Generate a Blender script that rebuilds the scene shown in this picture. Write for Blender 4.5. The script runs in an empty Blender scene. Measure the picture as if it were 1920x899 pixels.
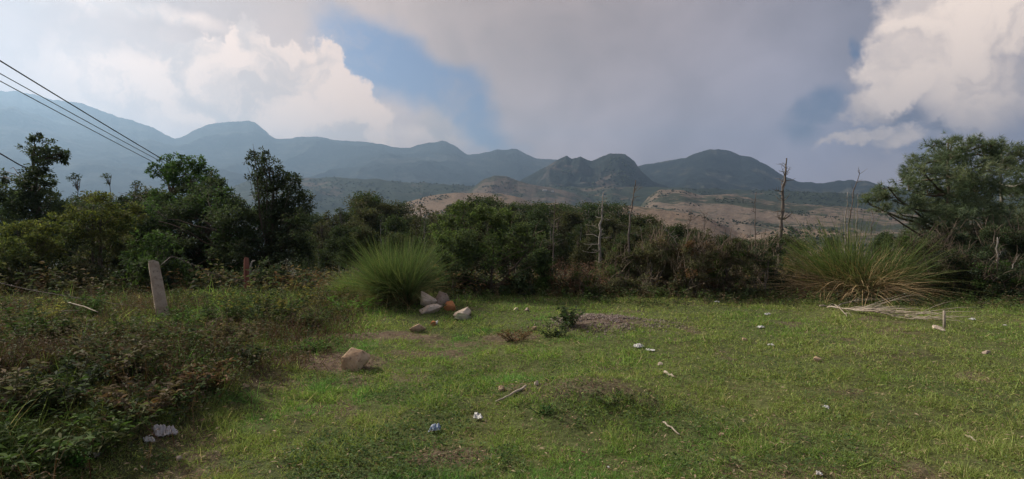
import bpy, math, random
import numpy as np
from mathutils import Vector

sc = bpy.context.scene
COL = sc.collection
F = 1066.0                 # focal length in photo pixels (1920 wide)
CAMZ = 1.6
PITCH = math.atan(49.5 / F)

# ------------------------------------------------------------------ camera
cam_d = bpy.data.cameras.new('camera')
cam_d.sensor_width = 36.0
cam_d.lens = 36.0 * F / 1920.0
cam_d.clip_start = 0.05
cam_d.clip_end = 60000
cam = bpy.data.objects.new('camera', cam_d)
cam.location = (0, 0, CAMZ)
cam.rotation_euler = (math.pi / 2 - PITCH, 0, 0)
COL.objects.link(cam)
sc.camera = cam

# ------------------------------------------------------------------ exposure / render settings
sc.view_settings.view_transform = 'Standard'
sc.view_settings.look = 'None'
sc.view_settings.exposure = 0.8
sc.view_settings.gamma = 1.0
sc.view_settings.use_curve_mapping = False
sc.render.engine = 'CYCLES'
cy = sc.cycles
cy.use_denoising = True
cy.max_bounces = 4
cy.diffuse_bounces = 3
cy.glossy_bounces = 2
cy.transmission_bounces = 3
cy.volume_bounces = 0
cy.transparent_max_bounces = 4
cy.use_adaptive_sampling = True
cy.adaptive_threshold = 0.01
cy.caustics_reflective = False
cy.caustics_refractive = False

# ------------------------------------------------------------------ sun
SUN_AZ = math.radians(-60)     # from +Y (view direction), negative = left
SUN_EL = math.radians(36)
SUN_DIR = Vector((math.sin(SUN_AZ) * math.cos(SUN_EL), math.cos(SUN_AZ) * math.cos(SUN_EL), math.sin(SUN_EL)))
sun_d = bpy.data.lights.new('sun', 'SUN')
sun_d.energy = 3.3
sun_d.angle = math.radians(6)
sun_d.color = (1.0, 0.90, 0.76)
sun = bpy.data.objects.new('sun', sun_d)
sun.rotation_euler = (-SUN_DIR).to_track_quat('-Z', 'Y').to_euler()
COL.objects.link(sun)


def direction(px, py):
    """unit world direction of a photo pixel (used to take bearings of far things)"""
    dx, dy = (px - 960) / F, (449.5 - py) / F
    cp, sp = math.cos(PITCH), math.sin(PITCH)
    return Vector((dx, cp + dy * sp, -sp + dy * cp)).normalized()


def azel(px, py):
    d = direction(px, py)
    return math.atan2(d.x, d.y), math.asin(d.z)


# ------------------------------------------------------------------ world: sky with clouds
world = bpy.data.worlds.new('World')
sc.world = world
world.use_nodes = True
wt = world.node_tree
wt.nodes.clear()


class NT:
    def __init__(s, t):
        s.t = t

    def n(s, typ, **kw):
        nd = s.t.nodes.new(typ)
        for k, v in kw.items():
            setattr(nd, k, v)
        return nd

    def inp(s, sock, v):
        if v is None:
            return
        if isinstance(v, bpy.types.NodeSocket):
            s.t.links.new(v, sock)
        else:
            sock.default_value = v

    def math(s, op, a, b=None, c=None, clamp=False):
        nd = s.n('ShaderNodeMath', operation=op, use_clamp=clamp)
        s.inp(nd.inputs[0], a); s.inp(nd.inputs[1], b); s.inp(nd.inputs[2], c)
        return nd.outputs[0]

    def vmath(s, op, a, b=None, scale=None):
        nd = s.n('ShaderNodeVectorMath', operation=op)
        s.inp(nd.inputs[0], a); s.inp(nd.inputs[1], b)
        if scale is not None:
            s.inp(nd.inputs['Scale'], scale)
        return nd

    def mix(s, f, a, b, mode='MIX'):
        nd = s.n('ShaderNodeMix', data_type='RGBA', blend_type=mode)
        s.inp(nd.inputs[0], f)
        for sock, v in ((nd.inputs[6], a), (nd.inputs[7], b)):
            if isinstance(v, tuple) and len(v) == 3:
                v = v + (1.0,)
            s.inp(sock, v)
        return nd.outputs[2]

    def noise(s, vec, scale, detail=4, rough=0.5, dist=0.0):
        nd = s.n('ShaderNodeTexNoise')
        s.inp(nd.inputs['Vector'], vec)
        nd.inputs['Scale'].default_value = scale
        nd.inputs['Detail'].default_value = detail
        nd.inputs['Roughness'].default_value = rough
        nd.inputs['Distortion'].default_value = dist
        return nd

    def maprange(s, v, a, b, c=0.0, d=1.0, smooth=True):
        nd = s.n('ShaderNodeMapRange', interpolation_type='SMOOTHSTEP' if smooth else 'LINEAR')
        nd.clamp = True
        s.inp(nd.inputs[0], v)
        for i, q in enumerate((a, b, c, d)):
            s.inp(nd.inputs[i + 1], q)
        return nd.outputs[0]


W = NT(wt)
tc = W.n('ShaderNodeTexCoord')
D = tc.outputs['Generated']
sky = W.n('ShaderNodeTexSky', sky_type='NISHITA')
sky.sun_disc = False
sky.sun_elevation = SUN_EL
sky.sun_rotation = SUN_AZ % (2 * math.pi)
sky.altitude = 1500
sky.air_density = 1.0
sky.dust_density = 1.5
sep = W.n('ShaderNodeSeparateXYZ')
W.inp(sep.inputs[0], D)
az = W.math('ARCTAN2', sep.outputs[0], sep.outputs[1])
el = W.math('ARCSINE', sep.outputs[2])
cmb = W.n('ShaderNodeCombineXYZ')
W.inp(cmb.inputs[0], az); W.inp(cmb.inputs[1], el)
AE = cmb.outputs[0]


def warped(scale, amount, detail, rough=0.5):
    nz = W.noise(D, scale, detail, rough)
    off = W.vmath('SUBTRACT', nz.outputs['Color'], (0.5, 0.5, 0.5)).outputs[0]
    off = W.vmath('MULTIPLY', off, (amount, amount, 0.0)).outputs[0]
    return W.vmath('ADD', AE, off).outputs[0]


P_soft = warped(5.0, 0.22, 6, 0.5)
P_mid = warped(9.0, 0.075, 6, 0.55)
P_bil2 = warped(14.0, 0.10, 7, 0.62)
P_bil = warped(11.0, 0.17, 6, 0.60)
P_wisp = P_bil


def blob(P, px, py, rx, ry, rot=0.0, inner=0.55, outer=1.0):
    """soft elliptical patch of sky at the bearing of a photo pixel; radii in photo pixels"""
    a, e = azel(px, py)
    ax, ex = azel(px + 10, py)
    ay, ey = azel(px, py - 10)
    m = W.n('ShaderNodeMapping', vector_type='TEXTURE')
    W.inp(m.inputs['Vector'], P)
    m.inputs['Location'].default_value = (a, e, 0)
    m.inputs['Rotation'].default_value = (0, 0, math.radians(rot))
    m.inputs['Scale'].default_value = (rx * abs(ax - a) / 10, ry * abs(ey - e) / 10, 1)
    L = W.vmath('LENGTH', m.outputs[0]).outputs['Value']
    return W.maprange(L, outer, inner)


def union(lst):
    r = lst[0]
    for q in lst[1:]:
        r = W.math('MAXIMUM', r, q)
    return r


sdot = W.vmath('DOT_PRODUCT', D, tuple(SUN_DIR)).outputs['Value']
sunf = W.maprange(sdot, 0.05, 0.85)
K = 5.75     # colours below are divided by the Background strength of 0.1


def c10(r, g, b):
    return (r * K, g * K, b * K, 1.0)


big = W.noise(D, 2.6, 5, 0.5).outputs['Fac']
fine = W.noise(D, 8.0, 8, 0.6, 0.6).outputs['Fac']
bil = W.noise(P_bil, 9.0, 8, 0.58, 0.3).outputs['Fac']
# sheet of grey stratus, brighter toward the sun
strat = W.mix(sunf, c10(0.315, 0.298, 0.360), c10(0.60, 0.42, 0.32))
gain = W.maprange(big, 0.3, 0.7, 0.82, 1.20)
gain = W.math('MULTIPLY', gain, W.maprange(fine, 0.25, 0.75, 0.88, 1.13))
gain = W.math('MULTIPLY', gain, W.maprange(el, 0.36, 0.02, 1.0, 1.9))
strat = W.vmath('SCALE', strat, scale=gain).outputs[0]
holes = union([
    blob(P_soft, 715, 125, 190, 80, -20, 0.45),
    blob(P_soft, 850, 205, 165, 85, -35, 0.45),
    blob(P_soft, 925, 260, 110, 40, 0, 0.2),
    blob(P_mid, 1530, 195, 82, 46, 27, 0.45),
    blob(P_mid, 1500, 240, 60, 40, 0, 0.0, 1.1),
    blob(P_mid, 1925, 148, 30, 22, 10, 0.3),
    blob(P_mid, 1614, 82, 16, 26, 0, 0.1),
])
wisps = W.maprange(W.noise(P_wisp, 6.0, 8, 0.62).outputs['Fac'], 0.42, 0.72, 0.0, 0.75)
holes = W.math('MULTIPLY', holes, W.math('SUBTRACT', 1.0, wisps))
# thinner random breaks elsewhere in the sheet, away from the picture too
back = W.maprange(sep.outputs[1], 0.35, 0.0)
brk = W.math('MULTIPLY', W.maprange(W.noise(D, 2.1, 6, 0.55).outputs['Fac'], 0.56, 0.68), back)
holes = W.math('MAXIMUM', holes, W.math('MULTIPLY', brk, 0.8))
blue = W.vmath('MULTIPLY', sky.outputs[0], (0.40, 0.40, 0.46)).outputs[0]
col = W.mix(holes, strat, blue)
# billowing cumulus bank, left
cl = union([
    blob(P_bil, 470, 110, 85, 85, 0, 0.86, 1.0),
    blob(P_bil, 560, 150, 110, 90, -20, 0.86, 1.0),
    blob(P_bil, 390, 150, 110, 85, 0, 0.86, 1.0),
    blob(P_bil, 300, 160, 90, 80, 0, 0.60, 1.0),
    blob(P_bil, 640, 220, 150, 75, -22, 0.80, 1.0),
    blob(P_bil, 420, 215, 240, 70, 0, 0.50, 1.0),
    blob(P_soft, 800, 262, 150, 34, -8, 0.2, 1.0),
    blob(P_soft, 180, 120, 200, 110, 0, 0.1, 1.0),
    blob(P_soft, 230, 20, 260, 40, 0, 0.1, 1.0),
])
lcol = W.mix(W.maprange(bil, 0.40, 0.58), c10(0.86, 0.64, 0.50), c10(1.44, 1.02, 0.74))
lcol = W.mix(W.math('MULTIPLY', W.maprange(big, 0.52, 0.35), 0.4), lcol, c10(0.35, 0.345, 0.36))
col = W.mix(W.math('MULTIPLY', cl, 0.88), col, lcol)
# billowing cumulus tower, right
cr = union([
    blob(P_bil2, 1760, 50, 150, 130, 10, 0.70, 1.0),
    blob(P_bil2, 1690, 130, 105, 100, 10, 0.72, 1.0),
    blob(P_bil2, 1650, 190, 85, 55, 5, 0.65, 1.0),
    blob(P_soft, 1840, 150, 210, 150, 0, 0.25, 1.0),
    blob(P_bil2, 1900, 30, 200, 110, 0, 0.45, 1.0),
    blob(P_bil2, 1610, 262, 95, 20, 10, 0.40, 1.0),
    blob(P_bil2, 1690, 262, 90, 24, 4, 0.30, 1.0),
])
rcol = W.mix(W.maprange(bil, 0.38, 0.58), c10(1.10, 0.91, 0.79), c10(1.60, 1.30, 1.07))
col = W.mix(W.math('MULTIPLY', cr, 0.92), col, rcol)
dk = union([blob(P_bil2, 1690, 228, 90, 20, -4, 0.2, 1.0), blob(P_bil2, 1790, 238, 80, 16, -6, 0.1, 1.0)])
col = W.mix(W.math('MULTIPLY', dk, 0.75), col, c10(0.19, 0.20, 0.28))
low = blob(P_soft, 1760, 315, 340, 55, 0, 0.4, 1.0)
col = W.mix(W.math('MULTIPLY', low, 0.7), col, c10(0.92, 0.80, 0.82))
bg = W.n('ShaderNodeBackground')
W.inp(bg.inputs[0], col)
bg.inputs[1].default_value = 0.1
wo = W.n('ShaderNodeOutputWorld')
wt.links.new(bg.outputs[0], wo.inputs[0])
world.cycles.sampling_method = 'MANUAL'
world.cycles.sample_map_resolution = 512


# ================================================================== helpers
def at(px, py, Y):
    """world point seen at a photo pixel at depth Y metres"""
    d = direction(px, py)
    return Vector((d.x / d.y * Y, Y, CAMZ + d.z / d.y * Y))


def flat(px, py, z=0.0):
    d = direction(px, py)
    k = (z - CAMZ) / d.z
    return d.x * k, d.y * k


def _hash(ix, iy, seed):
    h = (ix.astype(np.int64) * 374761393 + iy.astype(np.int64) * 668265263 + seed * 1442695041) & 0xffffffff
    h = ((h ^ (h >> 13)) * 1274126177) & 0xffffffff
    h = h ^ (h >> 16)
    return (h & 0xffff) / 65535.0


def vnoise(x, y, seed=0):
    x = np.asarray(x, float); y = np.asarray(y, float)
    ix, iy = np.floor(x), np.floor(y)
    fx, fy = x - ix, y - iy
    fx = fx * fx * fx * (fx * (fx * 6 - 15) + 10); fy = fy * fy * fy * (fy * (fy * 6 - 15) + 10)
    a, b = _hash(ix, iy, seed), _hash(ix + 1, iy, seed)
    c, d = _hash(ix, iy + 1, seed), _hash(ix + 1, iy + 1, seed)
    return (a + (b - a) * fx) * (1 - fy) + (c + (d - c) * fx) * fy


def fbm(x, y, seed=0, octaves=4, gain=0.5):
    s, a, t = 0.0, 1.0, 0.0
    for k in range(octaves):
        s = s + a * vnoise(x * 2 ** k + 17.3 * k, y * 2 ** k - 9.1 * k, seed + k)
        t += a
        a *= gain
    return s / t


def ridged(x, y, seed=0, octaves=4):
    s, a, t = 0.0, 1.0, 0.0
    for k in range(octaves):
        s = s + a * (1 - np.abs(2 * vnoise(x * 2 ** k + 5.7 * k, y * 2 ** k + 3.3 * k, seed + k) - 1))
        t += a
        a *= 0.5
    return s / t


def sstep(a, b, x):
    t = np.clip((np.asarray(x, float) - a) / (b - a), 0, 1)
    return t * t * (3 - 2 * t)


def norm(v):
    return v / np.maximum(np.linalg.norm(v, axis=-1, keepdims=True), 1e-9)


class MB:
    """collects verts / faces / vertex colours; build() links one mesh object"""
    def __init__(s):
        s.v, s.f, s.c, s.n = [], [], [], 0

    def add(s, v, f, c=None):
        v = np.asarray(v, float).reshape(-1, 3)
        f = np.asarray(f, np.int64)
        s.v.append(v)
        s.f.append(f + s.n)
        if c is None:
            c = (0.5, 0.5, 0.5)
        c = np.asarray(c, float)
        if c.ndim == 1:
            c = np.tile(c, (len(v), 1))
        s.c.append(c)
        s.n += len(v)

    def tube(s, pts, radii, sides=6, c=None, cap=True):
        pts = np.asarray([tuple(p) for p in pts], float)
        n = len(pts)
        radii = np.broadcast_to(np.asarray(radii, float), (n,))
        tan = norm(np.gradient(pts, axis=0))
        ref = np.array([0.31, 0.95, 0.05]) if abs(tan[0][2]) > 0.6 else np.array([0.02, 0.05, 1.0])
        u = norm(np.cross(tan, ref)); w = np.cross(tan, u)
        a = np.linspace(0, 2 * np.pi, sides, endpoint=False)
        v = pts[:, None, :] + radii[:, None, None] * (np.cos(a)[None, :, None] * u[:, None, :] + np.sin(a)[None, :, None] * w[:, None, :])
        i = np.arange(n - 1)[:, None] * sides; j = np.arange(sides)[None, :]; k = (j + 1) % sides
        q = np.stack([i + j, i + k, i + sides + k, i + sides + j], -1).reshape(-1, 4)
        s.add(v.reshape(-1, 3), q, c)
        if cap:
            b = s.n - n * sides
            for base, rev in ((b, True), (b + (n - 1) * sides, False)):
                idx = [base + t for t in range(sides)]
                if rev:
                    idx = idx[::-1]
                for t in range(1, sides - 1):
                    s.f.append(np.array([[idx[0], idx[t], idx[t + 1]]]))

    def leaves(s, pos, dirs, nrm, L, Wd, c, droop=0.0):
        """one kite-shaped leaf per row"""
        n = len(pos)
        L = np.broadcast_to(L, (n,))[:, None]; Wd = np.broadcast_to(Wd, (n,))[:, None]
        dirs = norm(dirs)
        side = norm(np.cross(dirs, nrm))
        up = np.cross(side, dirs)
        v = np.stack([pos, pos + dirs * L * .42 + side * Wd * .5 + up * L * .06,
                      pos + dirs * L - np.array([0, 0, 1.]) * L * droop,
                      pos + dirs * L * .42 - side * Wd * .5 + up * L * .06], 1).reshape(-1, 3)
        s.add(v, np.arange(4 * n).reshape(-1, 4), np.repeat(c, 4, axis=0))

    def blades(s, pos, dirs, bend, L, Wd, c, seg=3, tip=None):
        """curved grass ribbons: bend = vector added quadratically along the length"""
        n = len(pos)
        L = np.broadcast_to(L, (n,))[:, None]; Wd = np.broadcast_to(Wd, (n,))[:, None]
        dirs = norm(dirs)
        rnd = np.random.default_rng(n).normal(size=(n, 3)); rnd[:, 2] *= 0.2
        side = norm(np.cross(dirs, rnd))
        rows = []
        cols = []
        for k in range(seg):
            t = k / seg
            p = pos + dirs * L * t + bend * L * t * t
            w = Wd * (1 - 0.55 * t) * .5
            rows += [p - side * w, p + side * w]
            cols += [c * (1 - t) + (c if tip is None else tip) * t] * 2
        rows.append(pos + dirs * L + bend * L)
        cols.append(c if tip is None else tip)
        m = 2 * seg + 1
        v = np.stack(rows, 1).reshape(-1, 3)
        cc = np.stack(cols, 1).reshape(-1, 3)
        o = (np.arange(n) * m)[:, None]
        nb = s.n
        s.add(v, np.zeros((0, 4), np.int64), cc)
        for k in range(seg - 1):
            s.f.append(nb + o + np.array([[2 * k, 2 * k + 1, 2 * k + 3, 2 * k + 2]]))
        s.f.append(nb + o + np.array([[2 * seg - 2, 2 * seg - 1, 2 * seg]]))

    def mesh(s, name, mat, smooth=False):
        v = np.concatenate(s.v); c = np.concatenate(s.c)
        fs = [f for f in s.f if len(f)]
        tot = np.concatenate([np.full(len(f), f.shape[1], np.int64) for f in fs])
        li = np.concatenate([f.reshape(-1) for f in fs])
        me = bpy.data.meshes.new(name)
        me.vertices.add(len(v)); me.vertices.foreach_set('co', v.astype(np.float32).reshape(-1))
        me.loops.add(len(li)); me.loops.foreach_set('vertex_index', li.astype(np.int32))
        me.polygons.add(len(tot))
        st = np.concatenate([[0], np.cumsum(tot)[:-1]]).astype(np.int32)
        me.polygons.foreach_set('loop_start', st)
        me.update(calc_edges=True)
        at_ = me.color_attributes.new('col', 'FLOAT_COLOR', 'POINT')
        rgba = np.ones((len(v), 4), np.float32); rgba[:, :3] = c
        at_.data.foreach_set('color', rgba.reshape(-1))
        if smooth:
            me.polygons.foreach_set('use_smooth', np.ones(len(tot), bool))
        me.materials.append(mat)
        return me

    def build(s, name, mat, parent=None, smooth=False):
        return link(name, s.mesh(name, mat, smooth), parent)


def link(name, me, parent=None):
    o = bpy.data.objects.new(name, me)
    COL.objects.link(o)
    if parent is not None:
        o.parent = parent
    return o


def tag(o, label=None, cat=None, group=None, kind=None):
    if label: o['label'] = label
    if cat: o['category'] = cat
    if group: o['group'] = group
    if kind: o['kind'] = kind
    return o


def empty(name, loc, label, cat, group=None):
    o = bpy.data.objects.new(name, None)
    o.empty_display_size = 0.1
    COL.objects.link(o)
    o.location = loc
    return tag(o, label, cat, group)


# ------------------------------------------------------------------ materials
def new_mat(name):
    m = bpy.data.materials.new(name)
    m.use_nodes = True
    m.node_tree.nodes.clear()
    return m, NT(m.node_tree)


def leaf_mat(name, trans=0.3, rough=0.75, gain=1.0, spec=0.08):
    m, N = new_mat(name)
    a = N.n('ShaderNodeAttribute', attribute_name='col')
    oi = N.n('ShaderNodeObjectInfo')
    g = N.maprange(oi.outputs['Random'], 0, 1, 0.82 * gain, 1.15 * gain, smooth=False)
    c = N.vmath('SCALE', a.outputs['Color'], scale=g).outputs[0]
    p = N.n('ShaderNodeBsdfPrincipled')
    N.inp(p.inputs['Base Color'], c)
    p.inputs['Roughness'].default_value = rough
    p.inputs['Specular IOR Level'].default_value = spec
    tr = N.n('ShaderNodeBsdfTranslucent')
    N.inp(tr.inputs['Color'], N.vmath('MULTIPLY', c, (1.12, 1.25, 0.75)).outputs[0])
    mx = N.n('ShaderNodeMixShader')
    mx.inputs[0].default_value = trans
    o = N.n('ShaderNodeOutputMaterial')
    N.t.links.new(p.outputs[0], mx.inputs[1]); N.t.links.new(tr.outputs[0], mx.inputs[2])
    N.t.links.new(mx.outputs[0], o.inputs[0])
    return m


def solid_mat(name, c1, c2, scale=6.0, rough=0.85, bump=0.3, bscale=None, c3=None, spec=0.2, stretch=(1, 1, 1), bdist=0.02):
    m, N = new_mat(name)
    t = N.n('ShaderNodeTexCoord')
    v = N.vmath('MULTIPLY', t.outputs['Object'], stretch).outputs[0]
    n1 = N.noise(v, scale, 6, 0.6).outputs['Fac']
    c = N.mix(N.maprange(n1, 0.32, 0.68), c1, c2)
    if c3:
        n2 = N.noise(v, scale * 3.1, 5, 0.6).outputs['Fac']
        c = N.mix(N.maprange(n2, 0.55, 0.72), c, c3)
    p = N.n('ShaderNodeBsdfPrincipled')
    N.inp(p.inputs['Base Color'], c)
    p.inputs['Roughness'].default_value = rough
    p.inputs['Specular IOR Level'].default_value = spec
    b = N.n('ShaderNodeBump')
    b.inputs['Strength'].default_value = bump
    b.inputs['Distance'].default_value = bdist
    N.inp(b.inputs['Height'], N.noise(v, bscale or scale * 4, 6, 0.65).outputs['Fac'])
    N.t.links.new(b.outputs[0], p.inputs['Normal'])
    o = N.n('ShaderNodeOutputMaterial')
    N.t.links.new(p.outputs[0], o.inputs[0])
    return m


M_leaf = leaf_mat('leaf', 0.32, gain=1.6)
M_grass = leaf_mat('grass_blade', 0.34, 0.7, 2.05)
M_needle = leaf_mat('pine_needle', 0.30, 0.7, 2.6)
M_bank = leaf_mat('bank_leaf', 0.25, gain=1.35)
M_dry = leaf_mat('dry_plant', 0.15, 0.8, 1.25, spec=0.05)
M_bark = solid_mat('bark_brown', (0.07, 0.055, 0.042), (0.13, 0.105, 0.08), 8, 0.9, 0.6, stretch=(1, 1, .25))
M_palebark = solid_mat('bark_pale', (0.20, 0.18, 0.155), (0.36, 0.33, 0.29), 5, 0.9, 0.5, c3=(0.12, 0.10, 0.085), stretch=(1, 1, .3))
M_deadbark = solid_mat('bark_dead', (0.10, 0.082, 0.072), (0.21, 0.18, 0.155), 4, 0.9, 0.5, c3=(0.06, 0.05, 0.045), stretch=(1, 1, .3))
M_granite = solid_mat('granite', (0.35, 0.28, 0.215), (0.49, 0.41, 0.325), 9, 0.9, 0.5, 60, c3=(0.20, 0.17, 0.14))
M_tanrock = solid_mat('tan_rock', (0.40, 0.275, 0.175), (0.55, 0.41, 0.28), 7, 0.9, 0.5, 40, c3=(0.26, 0.18, 0.12))
M_palerock = solid_mat('pale_rock', (0.52, 0.42, 0.325), (0.68, 0.58, 0.47), 7, 0.9, 0.5, 40, c3=(0.26, 0.20, 0.16))
M_greyrock = solid_mat('grey_rock', (0.33, 0.255, 0.205), (0.46, 0.37, 0.30), 7, 0.9, 0.5, 40, c3=(0.15, 0.13, 0.11))
M_orangerock = solid_mat('orange_rock', (0.33, 0.13, 0.05), (0.46, 0.22, 0.10), 7, 0.9, 0.5, 40, c3=(0.22, 0.10, 0.05))
M_mossrock = solid_mat('mossy_rock', (0.10, 0.12, 0.07), (0.22, 0.22, 0.16), 9, 0.9, 0.5, 40)
M_white = solid_mat('white_plastic', (0.42, 0.42, 0.40), (0.66, 0.66, 0.64), 12, 0.45, 0.15, spec=0.5)
M_bluefilm = solid_mat('blue_film', (0.10, 0.19, 0.36), (0.55, 0.60, 0.66), 34, 0.35, 0.2, spec=0.5)
M_clear = solid_mat('dull_plastic', (0.36, 0.35, 0.34), (0.58, 0.56, 0.54), 10, 0.3, 0.2, spec=0.6)
M_wood = solid_mat('dead_wood', (0.30, 0.25, 0.20), (0.44, 0.38, 0.31), 8, 0.85, 0.4, stretch=(1, 1, 1))
M_redpost = solid_mat('red_wood', (0.19, 0.075, 0.055), (0.30, 0.14, 0.10), 9, 0.9, 0.5, stretch=(1, 1, .3))
M_cable = solid_mat('cable', (0.05, 0.05, 0.06), (0.08, 0.08, 0.09), 3, 0.6, 0.0)
M_cable2 = solid_mat('cable_grey', (0.16, 0.17, 0.19), (0.20, 0.21, 0.23), 3, 0.6, 0.0)
M_wire = solid_mat('rusty_wire', (0.16, 0.13, 0.11), (0.24, 0.21, 0.19), 8, 0.7, 0.0)


# ================================================================== terrain
MOUND = flat(1090, 748)
GRAVEL = flat(1135, 607)


def edge_y(x):
    """where the meadow ends and the hillside starts to fall away"""
    return 10.6 - 0.10 * np.maximum(x, 0) + 0.05 * np.minimum(x, 0) + 0.5 * (fbm(np.asarray(x, float) / 2.3, np.zeros_like(np.asarray(x, float)), 31) - .5)


def gz(x, y):
    x = np.asarray(x, float); y = np.asarray(y, float)
    z = 0.16 * (fbm(x / 3.1, y / 3.1, 3) - 0.5) + 0.07 * (fbm(x / 0.8, y / 0.8, 5) - 0.5)
    z = z + 0.028 * (fbm(x / 0.22, y / 0.22, 6, 3) - 0.5)
    z = z + 0.16 * np.exp(-(((x - MOUND[0]) / 0.85) ** 2 + ((y - MOUND[1]) / 0.5) ** 2))
    z = z + 0.12 * np.exp(-(((x - GRAVEL[0]) / 0.62) ** 2 + ((y - GRAVEL[1]) / 0.5) ** 2))
    z = z + 0.38 * sstep(-1.9, -3.8, x) * sstep(1.5, 3.2, y) * sstep(7.2, 5.2, y) * (0.5 + 0.9 * fbm(x / 0.8, y / 0.8, 9))
    d = np.maximum(0, y - edge_y(x) - 0.3)
    near = np.exp(-d / 40)
    z = z * near - 90 * (1 - np.exp(-d / 750))
    z = z + (1 - near) * 2.2 * (fbm(x / 45, y / 45, 12) - 0.5)
    return z


def gz1(x, y):
    return float(gz(np.array([x]), np.array([y]))[0])


def ground(px, py):
    """point on the ground seen at a photo pixel"""
    d = direction(px, py)
    z = 0.0
    for _ in range(8):
        k = (z - CAMZ) / d.z
        z = gz1(d.x * k, d.y * k)
    return Vector((d.x * k, d.y * k, z))


SOIL = [(600, 675, .75, .40, 1.0), (720, 628, .8, .22, .9), (800, 660, .6, .18, .75), (560, 635, .4, .2, .8), (1130, 607, .7, .5, .9),
        (1090, 755, .55, .22, .6), (960, 628, .5, .2, .8), (860, 862, .25, .12, .8), (1005, 740, .4, .18, .6), (480, 720, .5, .3, .6),
        (1160, 690, .25, .1, .6), (1690, 880, .35, .14, .6), (880, 640, .6, .15, .6), (300, 700, 1.2, .5, .55), (560, 590, .8, .3, .4),
        (330, 840, .35, .2, .5), (1500, 890, .6, .2, .35), (1620, 670, .9, .2, .35)]
SOIL_W = [flat(a, b) + (rx, ry, s) for a, b, rx, ry, s in SOIL]


def soil(x, y):
    m = np.zeros_like(x)
    wx = x + 0.25 * (fbm(x / .35, y / .35, 41) - .5); wy = y + 0.25 * (fbm(x / .35, y / .35, 44) - .5)
    for a, b, rx, ry, s in SOIL_W:
        q = ((wx - a) / rx) ** 2 + ((wy - b) / ry) ** 2
        m = np.maximum(m, s * sstep(1.5, 0.35, q))
    m = np.maximum(m, 0.6 * sstep(0.64, 0.78, fbm(x / .5, y / .5, 47)) * sstep(12, 9, y))
    return np.clip(m + 0.25 * (fbm(x / .12, y / .12, 49, 3) - .5) * (m > .02), 0, 1)


# ---- ground: one sheet, polar grid, dense in front of the camera
azs = np.concatenate([np.radians(np.linspace(-180, -58, 40, endpoint=False)), np.radians(np.linspace(-58, 58, 520, endpoint=False)),
                      np.radians(np.linspace(58, 180, 40, endpoint=False))])
rs = np.concatenate([[0.02], np.geomspace(1.2, 16, 330), np.geomspace(16.4, 12400, 150)])
RR, AA = np.meshgrid(rs, azs, indexing='ij')
gx, gy = RR * np.sin(AA), RR * np.cos(AA)
gzv = gz(gx, gy)
so = soil(gx, gy)
bld = sstep(8, 60, RR)
dry = fbm(gx / 1.7, gy / 1.7, 61)
green = np.stack([0.062 + 0.05 * dry, 0.082 + 0.040 * dry, 0.030 + 0.014 * dry], -1)
jit = (0.75 + 0.5 * vnoise(gx / .05, gy / .05, 66))[..., None]
dirt_c = np.array([0.135, 0.098, 0.072]) * jit
grav = np.exp(-(((gx - GRAVEL[0]) / 0.7) ** 2 + ((gy - GRAVEL[1]) / 0.55) ** 2))[..., None]
dirt_c = dirt_c * (1 - grav) + np.array([0.16, 0.122, 0.105]) * jit * grav
wood_floor = np.array([0.045, 0.048, 0.026])
gc = green * jit * (1 - so[..., None]) + dirt_c * so[..., None]
thick = (sstep(-1.8, -3.6, gx) * sstep(14, 10, RR))[..., None] * .8
gc = gc * (1 - thick) + np.array([0.07, 0.055, 0.036]) * jit * thick
gc = gc * (1 - bld[..., None]) + wood_floor * bld[..., None]
NA = len(azs)
i = np.arange(len(rs) - 1)[:, None] * NA; j = np.arange(NA)[None, :]; k = (j + 1) % NA
q = np.stack([i + j, i + NA + j, i + NA + k, i + k], -1).reshape(-1, 4)

m, N = new_mat('ground_soil')
a_ = N.n('ShaderNodeAttribute', attribute_name='col')
t_ = N.n('ShaderNodeTexCoord')
nz = N.noise(t_.outputs['Object'], 22, 7, 0.65).outputs['Fac']
cc = N.vmath('SCALE', a_.outputs['Color'], scale=N.maprange(nz, 0.3, 0.7, 0.65, 1.35)).outputs[0]
p = N.n('ShaderNodeBsdfPrincipled')
N.inp(p.inputs['Base Color'], cc)
p.inputs['Roughness'].default_value = 0.95
p.inputs['Specular IOR Level'].default_value = 0.1
b_ = N.n('ShaderNodeBump'); b_.inputs['Strength'].default_value = 0.7; b_.inputs['Distance'].default_value = 0.02
N.inp(b_.inputs['Height'], N.noise(t_.outputs['Object'], 45, 6, 0.7).outputs['Fac'])
N.t.links.new(b_.outputs[0], p.inputs['Normal'])
o_ = N.n('ShaderNodeOutputMaterial'); N.t.links.new(p.outputs[0], o_.inputs[0])
M_ground = m
g = MB()
g.add(np.stack([gx, gy, gzv], -1), q, gc.reshape(-1, 3))
tag(g.build('ground', M_ground, smooth=True), kind='structure')


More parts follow.
